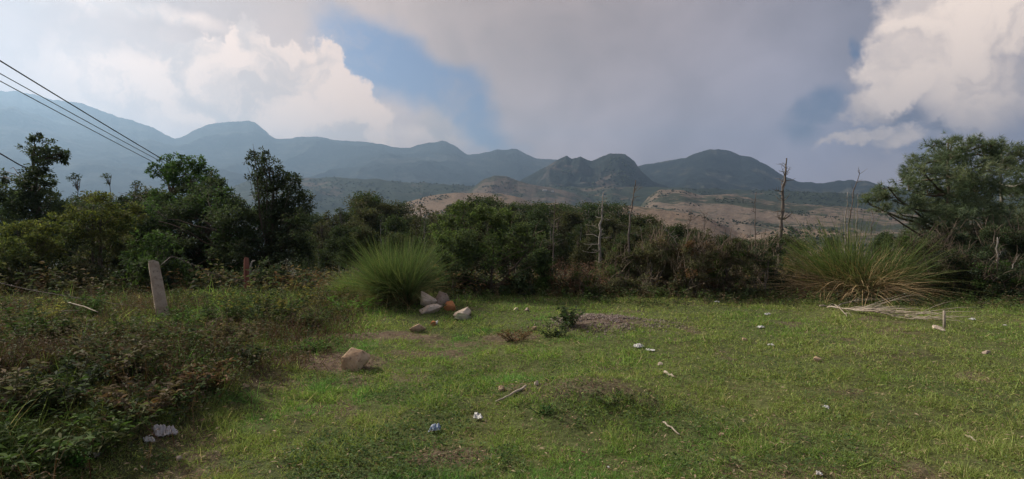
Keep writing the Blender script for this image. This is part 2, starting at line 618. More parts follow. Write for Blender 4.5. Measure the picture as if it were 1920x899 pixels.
# ---- hills and mountains: each a landform of its own with crest, spurs and back slope
def hill_mat(name, tan, green, dark, thr=0.5, scale=0.004, rock=None, tanmix=1.0):
    m, N = new_mat(name)
    g_ = N.n('ShaderNodeNewGeometry')
    P = g_.outputs['Position']
    Ps = N.vmath('MULTIPLY', P, (1, 1, 2.2)).outputs[0]
    n1 = N.noise(Ps, scale, 8, 0.62, 0.4).outputs['Fac']
    n2 = N.noise(Ps, scale * 5, 7, 0.65, 0.3).outputs['Fac']
    n3 = N.noise(Ps, scale * 14, 4, 0.6).outputs['Fac']
    f = N.math('ADD', N.math('MULTIPLY', n1, 0.62), N.math('MULTIPLY', n2, 0.38))
    veg = N.mix(N.maprange(n2, 0.35, 0.65), green, dark)
    tn = N.mix(N.maprange(n3, 0.35, 0.7), tan, tuple(x * .72 for x in tan))
    c = N.mix(N.math('MULTIPLY', N.maprange(f, thr - .035, thr + .035), tanmix), veg, tn)
    vor = N.n('ShaderNodeTexVoronoi'); N.inp(vor.inputs['Vector'], P); vor.inputs['Scale'].default_value = scale * 22
    dots = N.math('MULTIPLY', N.maprange(vor.outputs['Distance'], 0.42, 0.28), N.maprange(n2, 0.48, 0.56))
    c = N.mix(N.math('MULTIPLY', dots, 0.35), c, dark)
    if rock:
        nr = N.noise(N.vmath('MULTIPLY', P, (1, 1, .35)).outputs[0], scale * 3, 6, 0.65).outputs['Fac']
        sp = N.n('ShaderNodeSeparateXYZ'); N.inp(sp.inputs[0], g_.outputs['Normal'])
        st = N.maprange(sp.outputs[2], 0.78, 0.60)
        c = N.mix(N.math('MULTIPLY', st, N.maprange(nr, 0.42, 0.6)), c, rock)
    p = N.n('ShaderNodeBsdfPrincipled')
    N.inp(p.inputs['Base Color'], c)
    p.inputs['Roughness'].default_value = 0.95
    p.inputs['Specular IOR Level'].default_value = 0.05
    b = N.n('ShaderNodeBump'); b.inputs['Strength'].default_value = 0.6; b.inputs['Distance'].default_value = 0.05 / scale
    N.inp(b.inputs['Height'], N.noise(P, scale * 16, 5, 0.6).outputs['Fac'])
    N.t.links.new(b.outputs[0], p.inputs['Normal'])
    o = N.n('ShaderNodeOutputMaterial'); N.t.links.new(p.outputs[0], o.inputs[0])
    return m


HILLS = {}


def landform(name, mat, D, front, backw, prof, nu, nt, seed, spur=0.16, power=1.25, sfreq=9.0, wob=0.10, rough=0.006):
    """crest line taken from bearings in the photo (px, py) at distance D; real slopes in front and behind"""
    pr = np.array(prof, float)
    px = np.linspace(pr[0, 0], pr[-1, 0], nu)
    py = np.interp(px, pr[:, 0], pr[:, 1])
    kern = np.array([1, 2, 1.]) / 4
    pyp = np.pad(py, 1, mode='edge')
    py = np.convolve(pyp, kern, 'valid')
    az = np.arctan((px - 960) / F)
    elv = np.array([azel(a, b)[1] for a, b in zip(px, py)])
    Dc = D * (1 + wob * (fbm(px / 140., np.zeros(nu), seed + 7) - 0.5))
    zc = CAMZ + np.tan(elv) * Dc
    zc = zc + D * rough * 0.9 * (fbm(px / 22., np.zeros(nu), seed + 3, 5, .62) - 0.5)
    t = np.concatenate([np.linspace(0, 1, nt) ** 0.9, 1 + np.linspace(0, 1, nt // 3 + 1)[1:]])
    T, U = np.meshgrid(t, np.arange(nu), indexing='ij')
    r = np.where(T <= 1, Dc[U] - front * (1 - T), Dc[U] + backw * (T - 1))
    A = az[U]
    X, Y = r * np.sin(A), r * np.cos(A)
    zb = gz(X, Y) - 6
    s = np.where(T <= 1, np.clip(T, 0, 1) ** power, np.cos(np.clip(T - 1, 0, 1) * np.pi / 2))
    uu = np.arange(nu) / (nu - 1)
    win = sstep(0, .10, uu) * sstep(0, .10, 1 - uu)        # the flanks run out into the valley floor
    kw = max(5, nu // 9) | 1
    g1 = np.hanning(kw + 2)[1:-1]; g1 /= g1.sum()
    zs = np.convolve(np.pad(zc, kw // 2, mode='edge'), g1, 'valid')      # lower slopes follow the broad form, the crest its own outline
    zf = zs[U] + (zc - zs)[U] * sstep(.45, 1.0, T)
    h = np.maximum(zf - zb, 1) * win[U]
    fr = np.clip(T, 0, 1)
    wl = D * 2.6 / sfreq
    wx = X + wl * .9 * (fbm(X / wl / 1.5, Y / wl / 1.5, seed + 20) - .5); wy = Y + wl * .9 * (fbm(X / wl / 1.5 + 9, Y / wl / 1.5, seed + 24) - .5)
    sp = ridged(wx / wl, wy / wl / 1.6, seed, 4) - 0.62
    env = np.clip(4 * fr * (1 - fr), 0, 1) ** .8
    Z = zb + h * s + h * spur * sp * env * 2 + D * rough * (fbm(X / (D * .02), Y / (D * .02), seed + 5, 5) - .5) * env
    ii = np.arange(len(t) - 1)[:, None] * nu; jj = np.arange(nu - 1)[None, :]
    qq = np.stack([ii + jj, ii + jj + 1, ii + nu + jj + 1, ii + nu + jj], -1).reshape(-1, 4)
    b = MB(); b.add(np.stack([X, Y, Z], -1), qq)
    o = b.build(name, mat, smooth=True)
    tag(o, kind='structure')
    HILLS[name] = (X, Y, Z, T)
    return o


M_far = hill_mat('far_slope', (0.060, 0.064, 0.055), (0.017, 0.025, 0.025), (0.010, 0.016, 0.017), 0.55, 0.0011, rock=(0.16, 0.15, 0.14))
M_dome = hill_mat('dome_slope', (0.095, 0.095, 0.068), (0.018, 0.026, 0.023), (0.010, 0.016, 0.015), 0.545, 0.0016, rock=(0.06, 0.058, 0.055))
M_rocky = hill_mat('rocky_slope', (0.10, 0.078, 0.062), (0.022, 0.030, 0.024), (0.014, 0.020, 0.017), 0.57, 0.0022, rock=(0.07, 0.064, 0.058))
M_wooded = hill_mat('wooded_slope', (0.14, 0.11, 0.08), (0.040, 0.052, 0.031), (0.025, 0.035, 0.022), 0.58, 0.0030)
M_tanhill = hill_mat('tan_slope', (0.205, 0.160, 0.122), (0.060, 0.067, 0.045), (0.032, 0.042, 0.028), 0.485, 0.0045)
M_tannear = hill_mat('tan_near', (0.235, 0.178, 0.130), (0.085, 0.085, 0.055), (0.040, 0.048, 0.030), 0.44, 0.010)

M_brownhill = hill_mat('brown_slope', (0.15, 0.118, 0.09), (0.055, 0.062, 0.042), (0.032, 0.042, 0.028), 0.49, 0.0045)
landform('mountain_range', M_far, 9000, 5200, 2500,
         [(-900, 205), (-500, 190), (-200, 178), (0, 172), (60, 176), (110, 188), (165, 197), (200, 209), (225, 221), (250, 225), (290, 239), (330, 260),
          (345, 258), (365, 246), (390, 235), (420, 230), (445, 230), (470, 226), (487, 233), (500, 246), (512, 258), (522, 263), (560, 258), (600, 258),
          (640, 265), (700, 268), (735, 275), (768, 278), (785, 272), (805, 267), (832, 265), (852, 274), (876, 290), (900, 290), (930, 280), (968, 281),
          (985, 289), (1000, 296), (1040, 299), (1100, 306), (1180, 322), (1260, 340), (1400, 352), (1600, 362)],
         800, 120, 101, spur=0.20, power=1.35, sfreq=16)
landform('dome_mountain', M_dome, 6600, 3000, 1800,
         [(1020, 385), (1100, 352), (1160, 325), (1200, 311), (1240, 303), (1270, 298), (1286, 295), (1305, 287), (1325, 282), (1345, 281), (1370, 285), (1400, 294), (1440, 312),
          (1470, 331), (1500, 342), (1540, 344), (1565, 340), (1590, 338), (1622, 341), (1665, 350), (1720, 358), (1800, 352), (1900, 346), (2050, 352), (2300, 340), (2700, 350)],
         560, 110, 131, spur=0.18, power=1.2, sfreq=15)
landform('rocky_mountain', M_rocky, 4600, 1700, 1100,
         [(800, 395), (900, 366), (960, 345), (1005, 324), (1030, 309), (1048, 297), (1062, 291), (1072, 299), (1088, 293), (1108, 303), (1122, 296), (1145, 287), (1170, 289),
          (1188, 301), (1202, 322), (1225, 342), (1270, 358), (1330, 372), (1420, 392)],
         420, 100, 151, spur=0.22, power=1.0, sfreq=24)
landform('wooded_hill', M_wooded, 3600, 1500, 900,
         [(250, 395), (360, 365), (430, 345), (520, 336), (620, 333), (700, 336), (780, 343), (850, 347), (920, 350), (1000, 349), (1100, 352), (1180, 350), (1270, 352), (1380, 356),
          (1480, 358), (1580, 362), (1720, 372), (1900, 380), (2200, 385), (2500, 390)],
         360, 60, 171, spur=0.14, sfreq=22)
landform('brown_hill', M_brownhill, 3000, 1000, 600,
         [(850, 385), (880, 358), (905, 338), (928, 329), (950, 331), (975, 340), (1000, 347), (1030, 352), (1060, 357), (1095, 368), (1140, 390)],
         140, 50, 191, spur=0.07, rough=.003, sfreq=40)
landform('tan_slope', M_tanhill, 2300, 1300, 600,
         [(1120, 430), (1170, 392), (1205, 366), (1240, 355), (1280, 357), (1310, 366), (1345, 366), (1365, 364), (1400, 370), (1450, 378), (1520, 384), (1600, 390), (1660, 398),
          (1740, 404), (1850, 405), (2000, 400), (2300, 400)],
         300, 70, 211, spur=0.07, rough=.003, sfreq=26)
landform('tan_ridge', M_tannear, 1600, 700, 400,
         [(690, 400), (760, 381), (800, 369), (840, 363), (890, 362), (940, 363), (975, 371), (1000, 383), (1040, 380), (1080, 388), (1130, 395), (1200, 405)],
         150, 50, 231, spur=0.05, rough=.003, sfreq=36)
landform('tan_knoll', M_tannear, 1000, 450, 300,
         [(1040, 412), (1100, 392), (1150, 385), (1200, 388), (1250, 394), (1290, 400), (1330, 410), (1360, 424), (1385, 437), (1440, 450)],
         130, 50, 251, spur=0.05, rough=.003, sfreq=30)
landform('valley_spur', M_wooded, 1500, 700, 400,
         [(380, 420), (480, 395), (560, 398), (640, 412), (720, 428), (800, 440)], 110, 40, 271, spur=0.12, sfreq=24)
landform('lower_slope', M_tanhill, 950, 450, 300,
         [(1330, 470), (1400, 445), (1480, 425), (1560, 432), (1650, 440), (1760, 436), (1900, 430), (2200, 430)], 170, 50, 291, spur=0.2, sfreq=24)

# ---- scattered far woods on the slopes: clumps too small and many to count
def hill_woods(name, hill, n, size, seed, lo, hi, cols, thr, nsc):
    r_ = np.random.default_rng(seed)
    X, Y, Z, T = HILLS[hill]
    b = MB()
    a = r_.integers(0, X.shape[0] - 1, n); c = r_.integers(0, X.shape[1] - 1, n)
    f1, f2 = r_.random(n), r_.random(n)
    ok = (T[a, c] > lo) & (T[a, c] < hi)
    def bl(Q):
        return (Q[a, c] * (1 - f1) + Q[a + 1, c] * f1) * (1 - f2) + (Q[a, c + 1] * (1 - f1) + Q[a + 1, c + 1] * f1) * f2
    x, y, z = bl(X), bl(Y), bl(Z)
    ok &= fbm(x / nsc, y / nsc, seed) > thr
    x, y, z = x[ok], y[ok], z[ok]
    oc = np.array([[1, 0, 0], [0, 1, 0], [-1, 0, 0], [0, -1, 0], [0, 0, 1], [0, 0, -.6]], float)
    fa = np.array([[0, 1, 4], [1, 2, 4], [2, 3, 4], [3, 0, 4], [1, 0, 5], [2, 1, 5], [3, 2, 5], [0, 3, 5]])
    mN = len(x)
    s = size * (0.5 + r_.random(mN))
    v = oc[None] * (s[:, None, None] * r_.uniform(.55, 1.2, (mN, 6, 1)) * np.array([1, 1, .85])) + np.stack([x, y, z + s * .4], -1)[:, None]
    v = v + r_.normal(size=v.shape) * s[:, None, None] * .15
    cl = np.array(cols)[r_.integers(0, len(cols), mN)] * r_.uniform(.7, 1.3, (mN, 1))
    b.add(v.reshape(-1, 3), (np.arange(mN)[:, None, None] * 6 + fa[None]).reshape(-1, 3), np.repeat(cl, 6, 0))
    tag(b.build(name, M_dry), 'far dark trees scattered over the ' + hill.replace('_', ' '), 'woods', kind='stuff')


DG = [(0.035, 0.048, 0.024), (0.045, 0.055, 0.027), (0.030, 0.040, 0.022)]
hill_woods('hillside_woods', 'wooded_hill', 12000, 6, 301, .05, 1.05, DG, .45, 260)
hill_woods('hillside_woods', 'tan_slope', 11000, 3.0, 303, .0, 1.0, DG, .57, 150)
hill_woods('hillside_woods', 'tan_ridge', 5000, 2.4, 305, .0, 1.0, DG, .59, 110)
hill_woods('hillside_woods', 'tan_knoll', 4000, 1.6, 307, .0, 1.0, DG, .60, 80)
hill_woods('hillside_woods', 'lower_slope', 5000, 2.4, 309, .0, 1.0, DG, .50, 60)
hill_woods('hillside_woods', 'valley_spur', 7000, 3.5, 311, .0, 1.0, DG, .35, 60)
hill_woods('hillside_woods', 'brown_hill', 1500, 4.5, 313, .0, .9, DG, .56, 120)
hill_woods('hillside_woods', 'rocky_mountain', 5000, 11, 315, .0, .8, DG, .50, 300)

# ================================================================== plants
UP = np.array([0, 0, 1.0])


def mixcols(r_, n, cols, w=None, jit=0.25):
    c = np.array(cols, float)[r_.choice(len(cols), n, p=w)]
    return c * r_.uniform(1 - jit, 1 + jit, (n, 1))


def crown(b, r_, blobs, cover, L, cols, w=None, top=None, topz=None, aspect=0.5, flatness=0.7, sub=0.36, droop=0.15):
    """leaf clusters through the volume of each blob (centre, radius); cover = leaf area per silhouette area"""
    cen = []
    for bc, br in blobs:
        bc = np.array(bc)
        nsub = max(7, int(16 * (1 + br)))
        u = norm(r_.normal(size=(nsub, 3))) * (r_.random((nsub, 1)) ** 0.4) * br * 0.95
        cs = bc + u
        n = int(1.75 * cover * math.pi * br * br / (0.5 * L * L * aspect))
        ci = r_.choice(nsub, n, p=(lambda q: q / q.sum())(r_.uniform(.35, 1.2, nsub)))
        rad = sub * br * r_.uniform(.65, 1.3, nsub)
        off = norm(r_.normal(size=(n, 3))) * (r_.random((n, 1)) ** 0.5) * rad[ci][:, None] * np.array([1, 1, flatness])
        pos = cs[ci] + off
        out = norm(pos - (bc - UP * br * .4))
        dirs = norm(out * .8 + r_.normal(size=(n, 3)) * .75)
        nrm = norm(UP * 1.0 + out * .5 + r_.normal(size=(n, 3)) * .6)
        cl = mixcols(r_, nsub, cols, w, .15)[ci] * r_.uniform(.72, 1.3, (n, 1))
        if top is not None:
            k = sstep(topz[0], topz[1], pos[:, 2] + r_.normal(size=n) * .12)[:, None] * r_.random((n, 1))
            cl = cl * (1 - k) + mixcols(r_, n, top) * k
        b.leaves(pos, dirs, nrm, L * r_.uniform(.6, 1.25, n), L * aspect * r_.uniform(.7, 1.2, n), cl, droop)
        cen += [cs[i] for i in r_.choice(nsub, min(nsub, 7), replace=False)]
    return cen


def limb(p0, p1, r_, n=6, sag=0.12, wob=0.05):
    p0, p1 = np.array(p0, float), np.array(p1, float)
    d = np.linalg.norm(p1 - p0)
    t = np.linspace(0, 1, n)[:, None]
    pts = p0 + (p1 - p0) * t + UP * sag * d * np.sin(t * np.pi) + np.cumsum(r_.normal(size=(n, 3)) * wob * d / n, 0) * (t > 0)
    return pts


def leafy(name, label, cat, base, blobs, seed, cover=2.2, L=0.09, cols=None, w=None, top=None, topz=None, trunk_r=0.09, stems=1, group=None,
          aspect=0.5, flatness=0.7, sub=0.36, mat=None, bark=None, crown_name='crown', trunk_name='trunk', twigs=0, droop=0.15, twigc=None):
    """a tree or shrub: trunk with limbs to the leaf clumps, crown of leaves"""
    r_ = np.random.default_rng(seed)
    base = np.array(base, float)
    root = empty(name, tuple(base), label, cat, group)
    rel = [(np.array(c) - base, r) for c, r in blobs]
    b = MB()
    cen = crown(b, r_, rel, cover, L, cols, w, top, topz if topz is None else (topz[0] - base[2], topz[1] - base[2]), aspect, flatness, sub, droop)
    b.build(crown_name, mat or M_leaf, root)
    t = MB()
    rel.sort(key=lambda q: q[0][2])
    topc = rel[-1][0]
    H = topc[2]
    axis = limb((0, 0, -.15), topc, r_, 10, 0.0, 0.10) if stems == 1 else None
    for s in range(max(1, stems)):
        if stems > 1:
            axis = limb(np.append(r_.normal(size=2) * .12, -.1), rel[r_.integers(len(rel))][0] + r_.normal(size=3) * .1, r_, 8, 0.02, 0.12)
        t.tube(axis, trunk_r * np.linspace(1, .22, len(axis)) * (1 if stems == 1 else r_.uniform(.5, 1)), 7, c=(.1, .08, .06))
        for c in cen[s::max(1, stems)]:
            zz = axis[:, 2]
            k = int(np.clip(np.searchsorted(zz, c[2] - .35 * np.linalg.norm(c[:2] - axis[len(axis) // 2][:2]) - .2), 1, len(axis) - 2))
            pts = limb(axis[k], c, r_, 6, 0.06, 0.12)
            t.tube(pts, trunk_r * .30 * (1 - .6 * k / len(axis)) * np.linspace(1, .2, 6), 5, c=(.1, .08, .06), cap=False)
    t.build(trunk_name, bark or M_bark, root, smooth=True)
    if twigs:
        tw = MB()
        for _ in range(twigs):
            c, r = rel[r_.integers(len(rel))]
            p0 = c + r_.normal(size=3) * r * .35
            p1 = p0 + (norm(r_.normal(size=3) + UP * 1.1 + norm(c + 1e-6) * .4)) * r * r_.uniform(.6, 1.15)
            tw.tube(limb(p0, p1, r_, 4, .04, .15), np.array([1, .8, .6, .3]) * .008, 3, c=np.array(twigc or (.13, .105, .082)) * r_.uniform(.6, 1.4), cap=False)
        tag(tw.build('twigs', M_dry, root), kind='stuff')
    return root


def pxblobs(lst, Y, seed, spread=0.8, rs=1.0):
    """blob centres from bearings at real depth, scattered in depth so that the plant is round"""
    r_ = np.random.default_rng(seed)
    out = []
    for a, b, r in lst:
        rr = r / F * Y * rs
        out.append((tuple(at(a, b, Y + r_.uniform(-1, 1) * spread)), rr))
    return out


def basept(px, Y):
    x = (px - 960) / F * Y / math.cos(PITCH)
    return (x, Y, gz1(x, Y))


DARKG = [(0.031, 0.045, 0.027), (0.041, 0.057, 0.031), (0.028, 0.038, 0.026), (0.050, 0.065, 0.036)]
MIDG = [(0.045, 0.075, 0.024), (0.060, 0.090, 0.030), (0.038, 0.060, 0.024)]
BRIGHTG = [(0.060, 0.115, 0.034), (0.075, 0.13, 0.04), (0.050, 0.090, 0.030)]
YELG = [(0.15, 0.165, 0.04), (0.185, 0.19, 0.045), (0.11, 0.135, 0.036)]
OLIVE = [(0.070, 0.074, 0.040), (0.058, 0.065, 0.036), (0.082, 0.079, 0.046)]
RUST = [(0.105, 0.062, 0.036), (0.085, 0.055, 0.034), (0.13, 0.085, 0.05)]
BROWN = [(0.09, 0.072, 0.048), (0.12, 0.095, 0.062), (0.075, 0.058, 0.042)]

# ---- left side trees beyond the fence
leafy('broadleaf_tree', 'tall dark tree at the left edge with a flat overhanging top clump', 'tree', basept(70, 19),
      pxblobs([(66, 276, 24), (100, 288, 24), (118, 292, 14), (80, 312, 20), (60, 340, 30), (85, 345, 22), (20, 365, 38), (70, 385, 46), (110, 385, 26), (-25, 400, 55), (25, 430, 55),
               (95, 430, 45), (-30, 480, 55), (50, 490, 60), (110, 480, 40), (-5, 335, 18)], 19, 11, 1.2),
      1001, 2.1, 0.10, DARKG, trunk_r=.13)
leafy('broadleaf_tree', 'bright green umbrella crowned tree below the ends of the power lines', 'tree', basept(345, 26),
      pxblobs([(292, 318, 15), (312, 308, 18), (340, 304, 18), (365, 312, 20), (385, 326, 20), (330, 325, 22), (362, 340, 26), (320, 342, 14), (395, 345, 20), (350, 375, 35), (310, 385, 28)], 26, 12, 1.2),
      1002, 2.0, 0.13, BRIGHTG + [(0.04, 0.07, 0.028)], trunk_r=.16)
leafy('broadleaf_tree', 'broad dense dark green tree behind the leaning granite post', 'tree', basept(350, 17),
      pxblobs([(300, 395, 42), (350, 375, 36), (395, 372, 36), (430, 385, 36), (250, 420, 40), (300, 440, 55), (370, 430, 60), (440, 430, 52), (470, 470, 40), (230, 470, 42), (290, 500, 50),
               (360, 500, 60), (430, 500, 50), (470, 410, 26), (225, 385, 20), (405, 350, 18), (400, 470, 50), (330, 470, 46), (440, 465, 40), (370, 400, 40), (270, 460, 40), (480, 500, 40), (400, 520, 40)], 17, 13, 1.3),
      1003, 2.1, 0.10, DARKG + [(0.045, 0.075, 0.03)], trunk_r=.12, stems=3)
leafy('broadleaf_tree', 'airy tall dark tree with open twiggy top rising above its neighbours', 'tree', basept(510, 15.5),
      pxblobs([(476, 300, 17), (492, 292, 14), (500, 318, 24), (482, 335, 20), (528, 330, 20), (548, 345, 22), (520, 360, 34), (565, 372, 22), (578, 392, 15), (545, 390, 34), (500, 395, 34),
               (560, 420, 26), (515, 430, 42), (480, 430, 30), (545, 460, 32), (500, 480, 38), (455, 470, 26), (530, 400, 30), (555, 445, 30), (525, 490, 34), (570, 470, 20), (540, 505, 28), (500, 355, 24)], 15.5, 14, 0.9),
      1004, 1.6, 0.085, DARKG + [(0.05, 0.062, 0.035)], trunk_r=.10, stems=2, sub=.42)
leafy('broadleaf_tree', 'small dark feathery tree between the umbrella crown and the airy tree', 'tree', basept(405, 22),
      pxblobs([(398, 330, 12), (410, 342, 12), (392, 345, 14), (404, 365, 18)], 22, 15, .5), 1005, 1.3, 0.12, DARKG, trunk_r=.07, aspect=.22)
# flat-topped far trees
for n_, (px, py, w_, Y, lab) in enumerate([(140, 332, 11, 75, 'small far flat topped tree standing alone, leftmost of three'),
                                          (199, 330, 8, 80, 'slender far flat topped tree on a thin bare trunk, second of three'),
                                          (257, 346, 9, 80, 'small far round topped tree, third of three, nearest the umbrella tree')]):
    leafy('flat_topped_tree', lab, 'tree', basept(px, Y), pxblobs([(px - w_ * .5, py + 2, w_ * .6), (px + w_ * .5, py, w_ * .6), (px, py - 2, w_ * .55), (px + 3, py + 14, w_ * .4)], Y, 16 + n_, .5),
          1010 + n_, 1.0, 0.28, DARKG, trunk_r=.14, group='far flat topped trees', flatness=.4)
# yellow-green bushes in front of them
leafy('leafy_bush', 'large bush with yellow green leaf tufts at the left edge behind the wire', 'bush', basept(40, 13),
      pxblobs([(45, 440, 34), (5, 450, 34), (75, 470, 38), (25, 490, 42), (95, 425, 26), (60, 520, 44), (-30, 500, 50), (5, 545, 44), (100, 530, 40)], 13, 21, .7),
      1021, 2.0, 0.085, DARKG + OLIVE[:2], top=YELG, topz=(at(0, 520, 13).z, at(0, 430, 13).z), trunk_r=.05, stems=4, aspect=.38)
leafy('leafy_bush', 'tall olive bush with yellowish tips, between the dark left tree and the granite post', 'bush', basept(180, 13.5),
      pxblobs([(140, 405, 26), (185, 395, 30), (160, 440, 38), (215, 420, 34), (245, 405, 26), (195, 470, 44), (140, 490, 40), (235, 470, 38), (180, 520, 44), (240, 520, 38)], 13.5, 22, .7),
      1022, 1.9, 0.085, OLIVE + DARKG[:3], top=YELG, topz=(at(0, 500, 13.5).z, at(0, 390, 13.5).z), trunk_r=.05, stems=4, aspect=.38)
leafy('leafy_bush', 'dark broad leaved bush directly behind the granite post', 'bush', basept(285, 12),
      pxblobs([(265, 470, 34), (300, 450, 26), (255, 510, 36), (310, 500, 36), (345, 520, 36), (280, 540, 36), (235, 548, 28)], 12, 23, .5),
      1023, 1.8, 0.09, DARKG + MIDG, top=BRIGHTG, topz=(at(0, 520, 12).z, at(0, 440, 12).z), trunk_r=.035, stems=4, aspect=.45)
leafy('leafy_bush', 'shaded dark bush right of the red wooden post', 'bush', basept(520, 12.5),
      pxblobs([(500, 515, 26), (530, 525, 26), (470, 530, 28), (560, 535, 24), (425, 535, 30), (390, 545, 26)], 12.5, 24, .5),
      1024, 1.7, 0.07, DARKG + BROWN[:1], trunk_r=.03, stems=5, twigs=60)

# ---- wood below the meadow: individual trees of five kinds
def far_proto(seed, H, kind, cols):
    r_ = np.random.default_rng(seed)
    b = MB(); t = MB()
    bl = []
    if kind == 'round':
        for _ in range(9):
            zz = r_.uniform(.40, .90) * H
            q = norm(r_.normal(size=2)) * r_.uniform(.0, .24) * H * (1.15 - zz / H)
            bl.append((np.array([q[0], q[1], zz]), H * r_.uniform(.10, .16)))
        bl.append((np.array([0, 0, .9 * H]), H * .10))
    elif kind == 'tall':
        for k in range(9):
            zz = (.30 + .66 * k / 8) * H
            q = r_.normal(size=2) * .05 * H
            bl.append((np.array([q[0], q[1], zz]), H * (.145 - .10 * k / 8) * r_.uniform(.8, 1.2)))
    else:
        for _ in range(6):
            q = norm(r_.normal(size=2)) * r_.uniform(.05, .22) * H
            bl.append((np.array([q[0], q[1], r_.uniform(.72, .93) * H]), H * r_.uniform(.07, .11)))
    cen = crown(b, r_, bl, 1.5, 0.26, cols, sub=.5, flatness=.75)
    ax = limb((0, 0, -.6), (bl[-1][0][0], bl[-1][0][1], .9 * H), r_, 8, 0, .04)
    t.tube(ax, H * .016 * np.linspace(1, .2, 8), 6)
    for c in cen[::2]:
        k = int(np.clip(np.searchsorted(ax[:, 2], c[2] - .12 * H), 1, 6))
        t.tube(limb(ax[k], c, r_, 4, .05, .1), H * .005 * np.linspace(1, .3, 4), 4, cap=False)
    return b.mesh('crown', M_leaf), t.mesh('trunk', M_palebark if seed % 2 else M_bark, True), H


FAR_G = [(0.034, 0.050, 0.024), (0.042, 0.056, 0.026), (0.030, 0.042, 0.022)]
FAR_O = [(0.052, 0.055, 0.029), (0.045, 0.052, 0.028), (0.062, 0.060, 0.034)]
PROTO = [far_proto(2001, 10, 'round', FAR_G), far_proto(2002, 10, 'round', FAR_O), far_proto(2003, 11, 'tall', FAR_G), far_proto(2004, 10, 'round', FAR_G + FAR_O),
         far_proto(2005, 11, 'flat', FAR_G), far_proto(2006, 10, 'tall', FAR_O)]
KINDLAB = ['round crowned dark green tree in the wood below the meadow', 'round crowned olive tree in the wood below the meadow', 'narrow dark green tree in the wood below the meadow',
           'round crowned mixed green tree in the wood below the meadow', 'flat topped thin tree standing out of the wood below the meadow', 'narrow olive tree in the wood below the meadow']
SKY = np.array([(380, 385), (560, 398), (590, 393), (640, 388), (668, 376), (692, 362), (715, 366), (745, 377), (800, 386), (850, 384), (880, 380), (935, 384), (1000, 385), (1060, 386),
                (1110, 388), (1160, 394), (1220, 402), (1260, 408), (1320, 425), (1380, 438), (1440, 436), (1500, 444), (1600, 448), (1720, 440), (1950, 440)], float)
rw = random.Random(77)


def far_tree(px, ytop, Y, kind, label=None, wid=1.0):
    crown_m, trunk_m, H = PROTO[kind]
    x, y, z = basept(px, Y)
    h = at(px, ytop, Y).z - z
    s = max(h, 1.5) / (H * 0.99)
    if label is None:
        where = ['behind the bush beside red post', 'behind the fresh grass clump', 'behind left half of big dark bush', 'behind right half of big dark bush', 'behind the pale dead tree',
                 'behind the leaning bare branch', 'behind the rusty scrub', 'behind the tallest dead tree'][int(np.searchsorted([650, 810, 925, 1050, 1180, 1270, 1390], px))]
        label = KINDLAB[kind].replace(' in the wood below the meadow', '').replace('standing out of the wood below the meadow', '').strip() + (' in far wood ' if Y > 51 else ' in near wood ') + where
    root = empty('wood_tree', (x, y, z), label, 'tree', 'trees of the wood below the meadow')
    root.scale = (s * wid, s * wid, s)
    root.rotation_euler = (0, 0, rw.uniform(0, 6.28))
    link('crown', crown_m, root)
    link('trunk', trunk_m, root)


for row, (Ya, Yb, step, drop, lo, hi) in enumerate([(72, 100, 21, 0, 560, 1500), (52, 70, 25, 8, 570, 1500), (38, 50, 32, 22, 575, 1480), (28, 36, 44, 46, 600, 1480)]):
    px = lo
    while px < hi:
        Y = rw.uniform(Ya, Yb)
        top = float(np.interp(px, SKY[:, 0], SKY[:, 1])) + drop + abs(rw.gauss(0, 13))
        kd = rw.choice([0, 1, 3, 3, 2, 2, 5, 5])
        far_tree(px, top, Y, kd, wid=rw.uniform(.85, 1.25) * (1.35 if row == 0 else 1.1))
        px += step * rw.uniform(.6, 1.4)
far_tree(690, 360, 60, 3, 'tallest round crowned tree of the wood, above the green grass clump', 1.2)
far_tree(921, 364, 85, 4, 'pine like tree with a small flat crown standing out against the tan ridge', 1.2)
for px, top in ((958, 374), (972, 378), (1035, 376), (1075, 380), (1095, 376), (1130, 378), (1000, 382)):
    far_tree(px, top, 95 + rw.uniform(-4, 4), 4, wid=1.3)
ORD = ['first', 'second', 'third', 'fourth', 'fifth', 'sixth', 'seventh', 'eighth', 'ninth']
L1 = sorted(((150, 372, 45), (195, 380, 42), (235, 368, 48), (280, 352, 44), (270, 376, 38), (225, 392, 36), (130, 392, 38), (175, 360, 60), (300, 380, 50)))
for k_, (px, top, Y) in enumerate(L1):
    far_tree(px, top, Y, rw.choice([1, 3, 5]), 'olive tree behind the tall olive bush, %s from the left edge' % ORD[k_], 1.5)
L2 = sorted(((1500, 452, 40), (1560, 446, 45), (1700, 440, 34), (1660, 436, 38), (1740, 430, 30), (1650, 452, 32)))
for k_, (px, top, Y) in enumerate(L2):
    far_tree(px, top, Y, rw.choice([0, 1]), 'low tree on the slope behind the dry grass clump, %s from the left' % ORD[k_], 1.2)

# ---- two tiny white farm buildings far off at the foot of the rocky mountain
M_limewash = solid_mat('limewash', (0.62, 0.60, 0.56), (0.74, 0.72, 0.68), .3, 0.9, 0.1)
M_tinroof = solid_mat('tin_roof', (0.40, 0.40, 0.41), (0.52, 0.52, 0.52), .3, 0.7, 0.1)


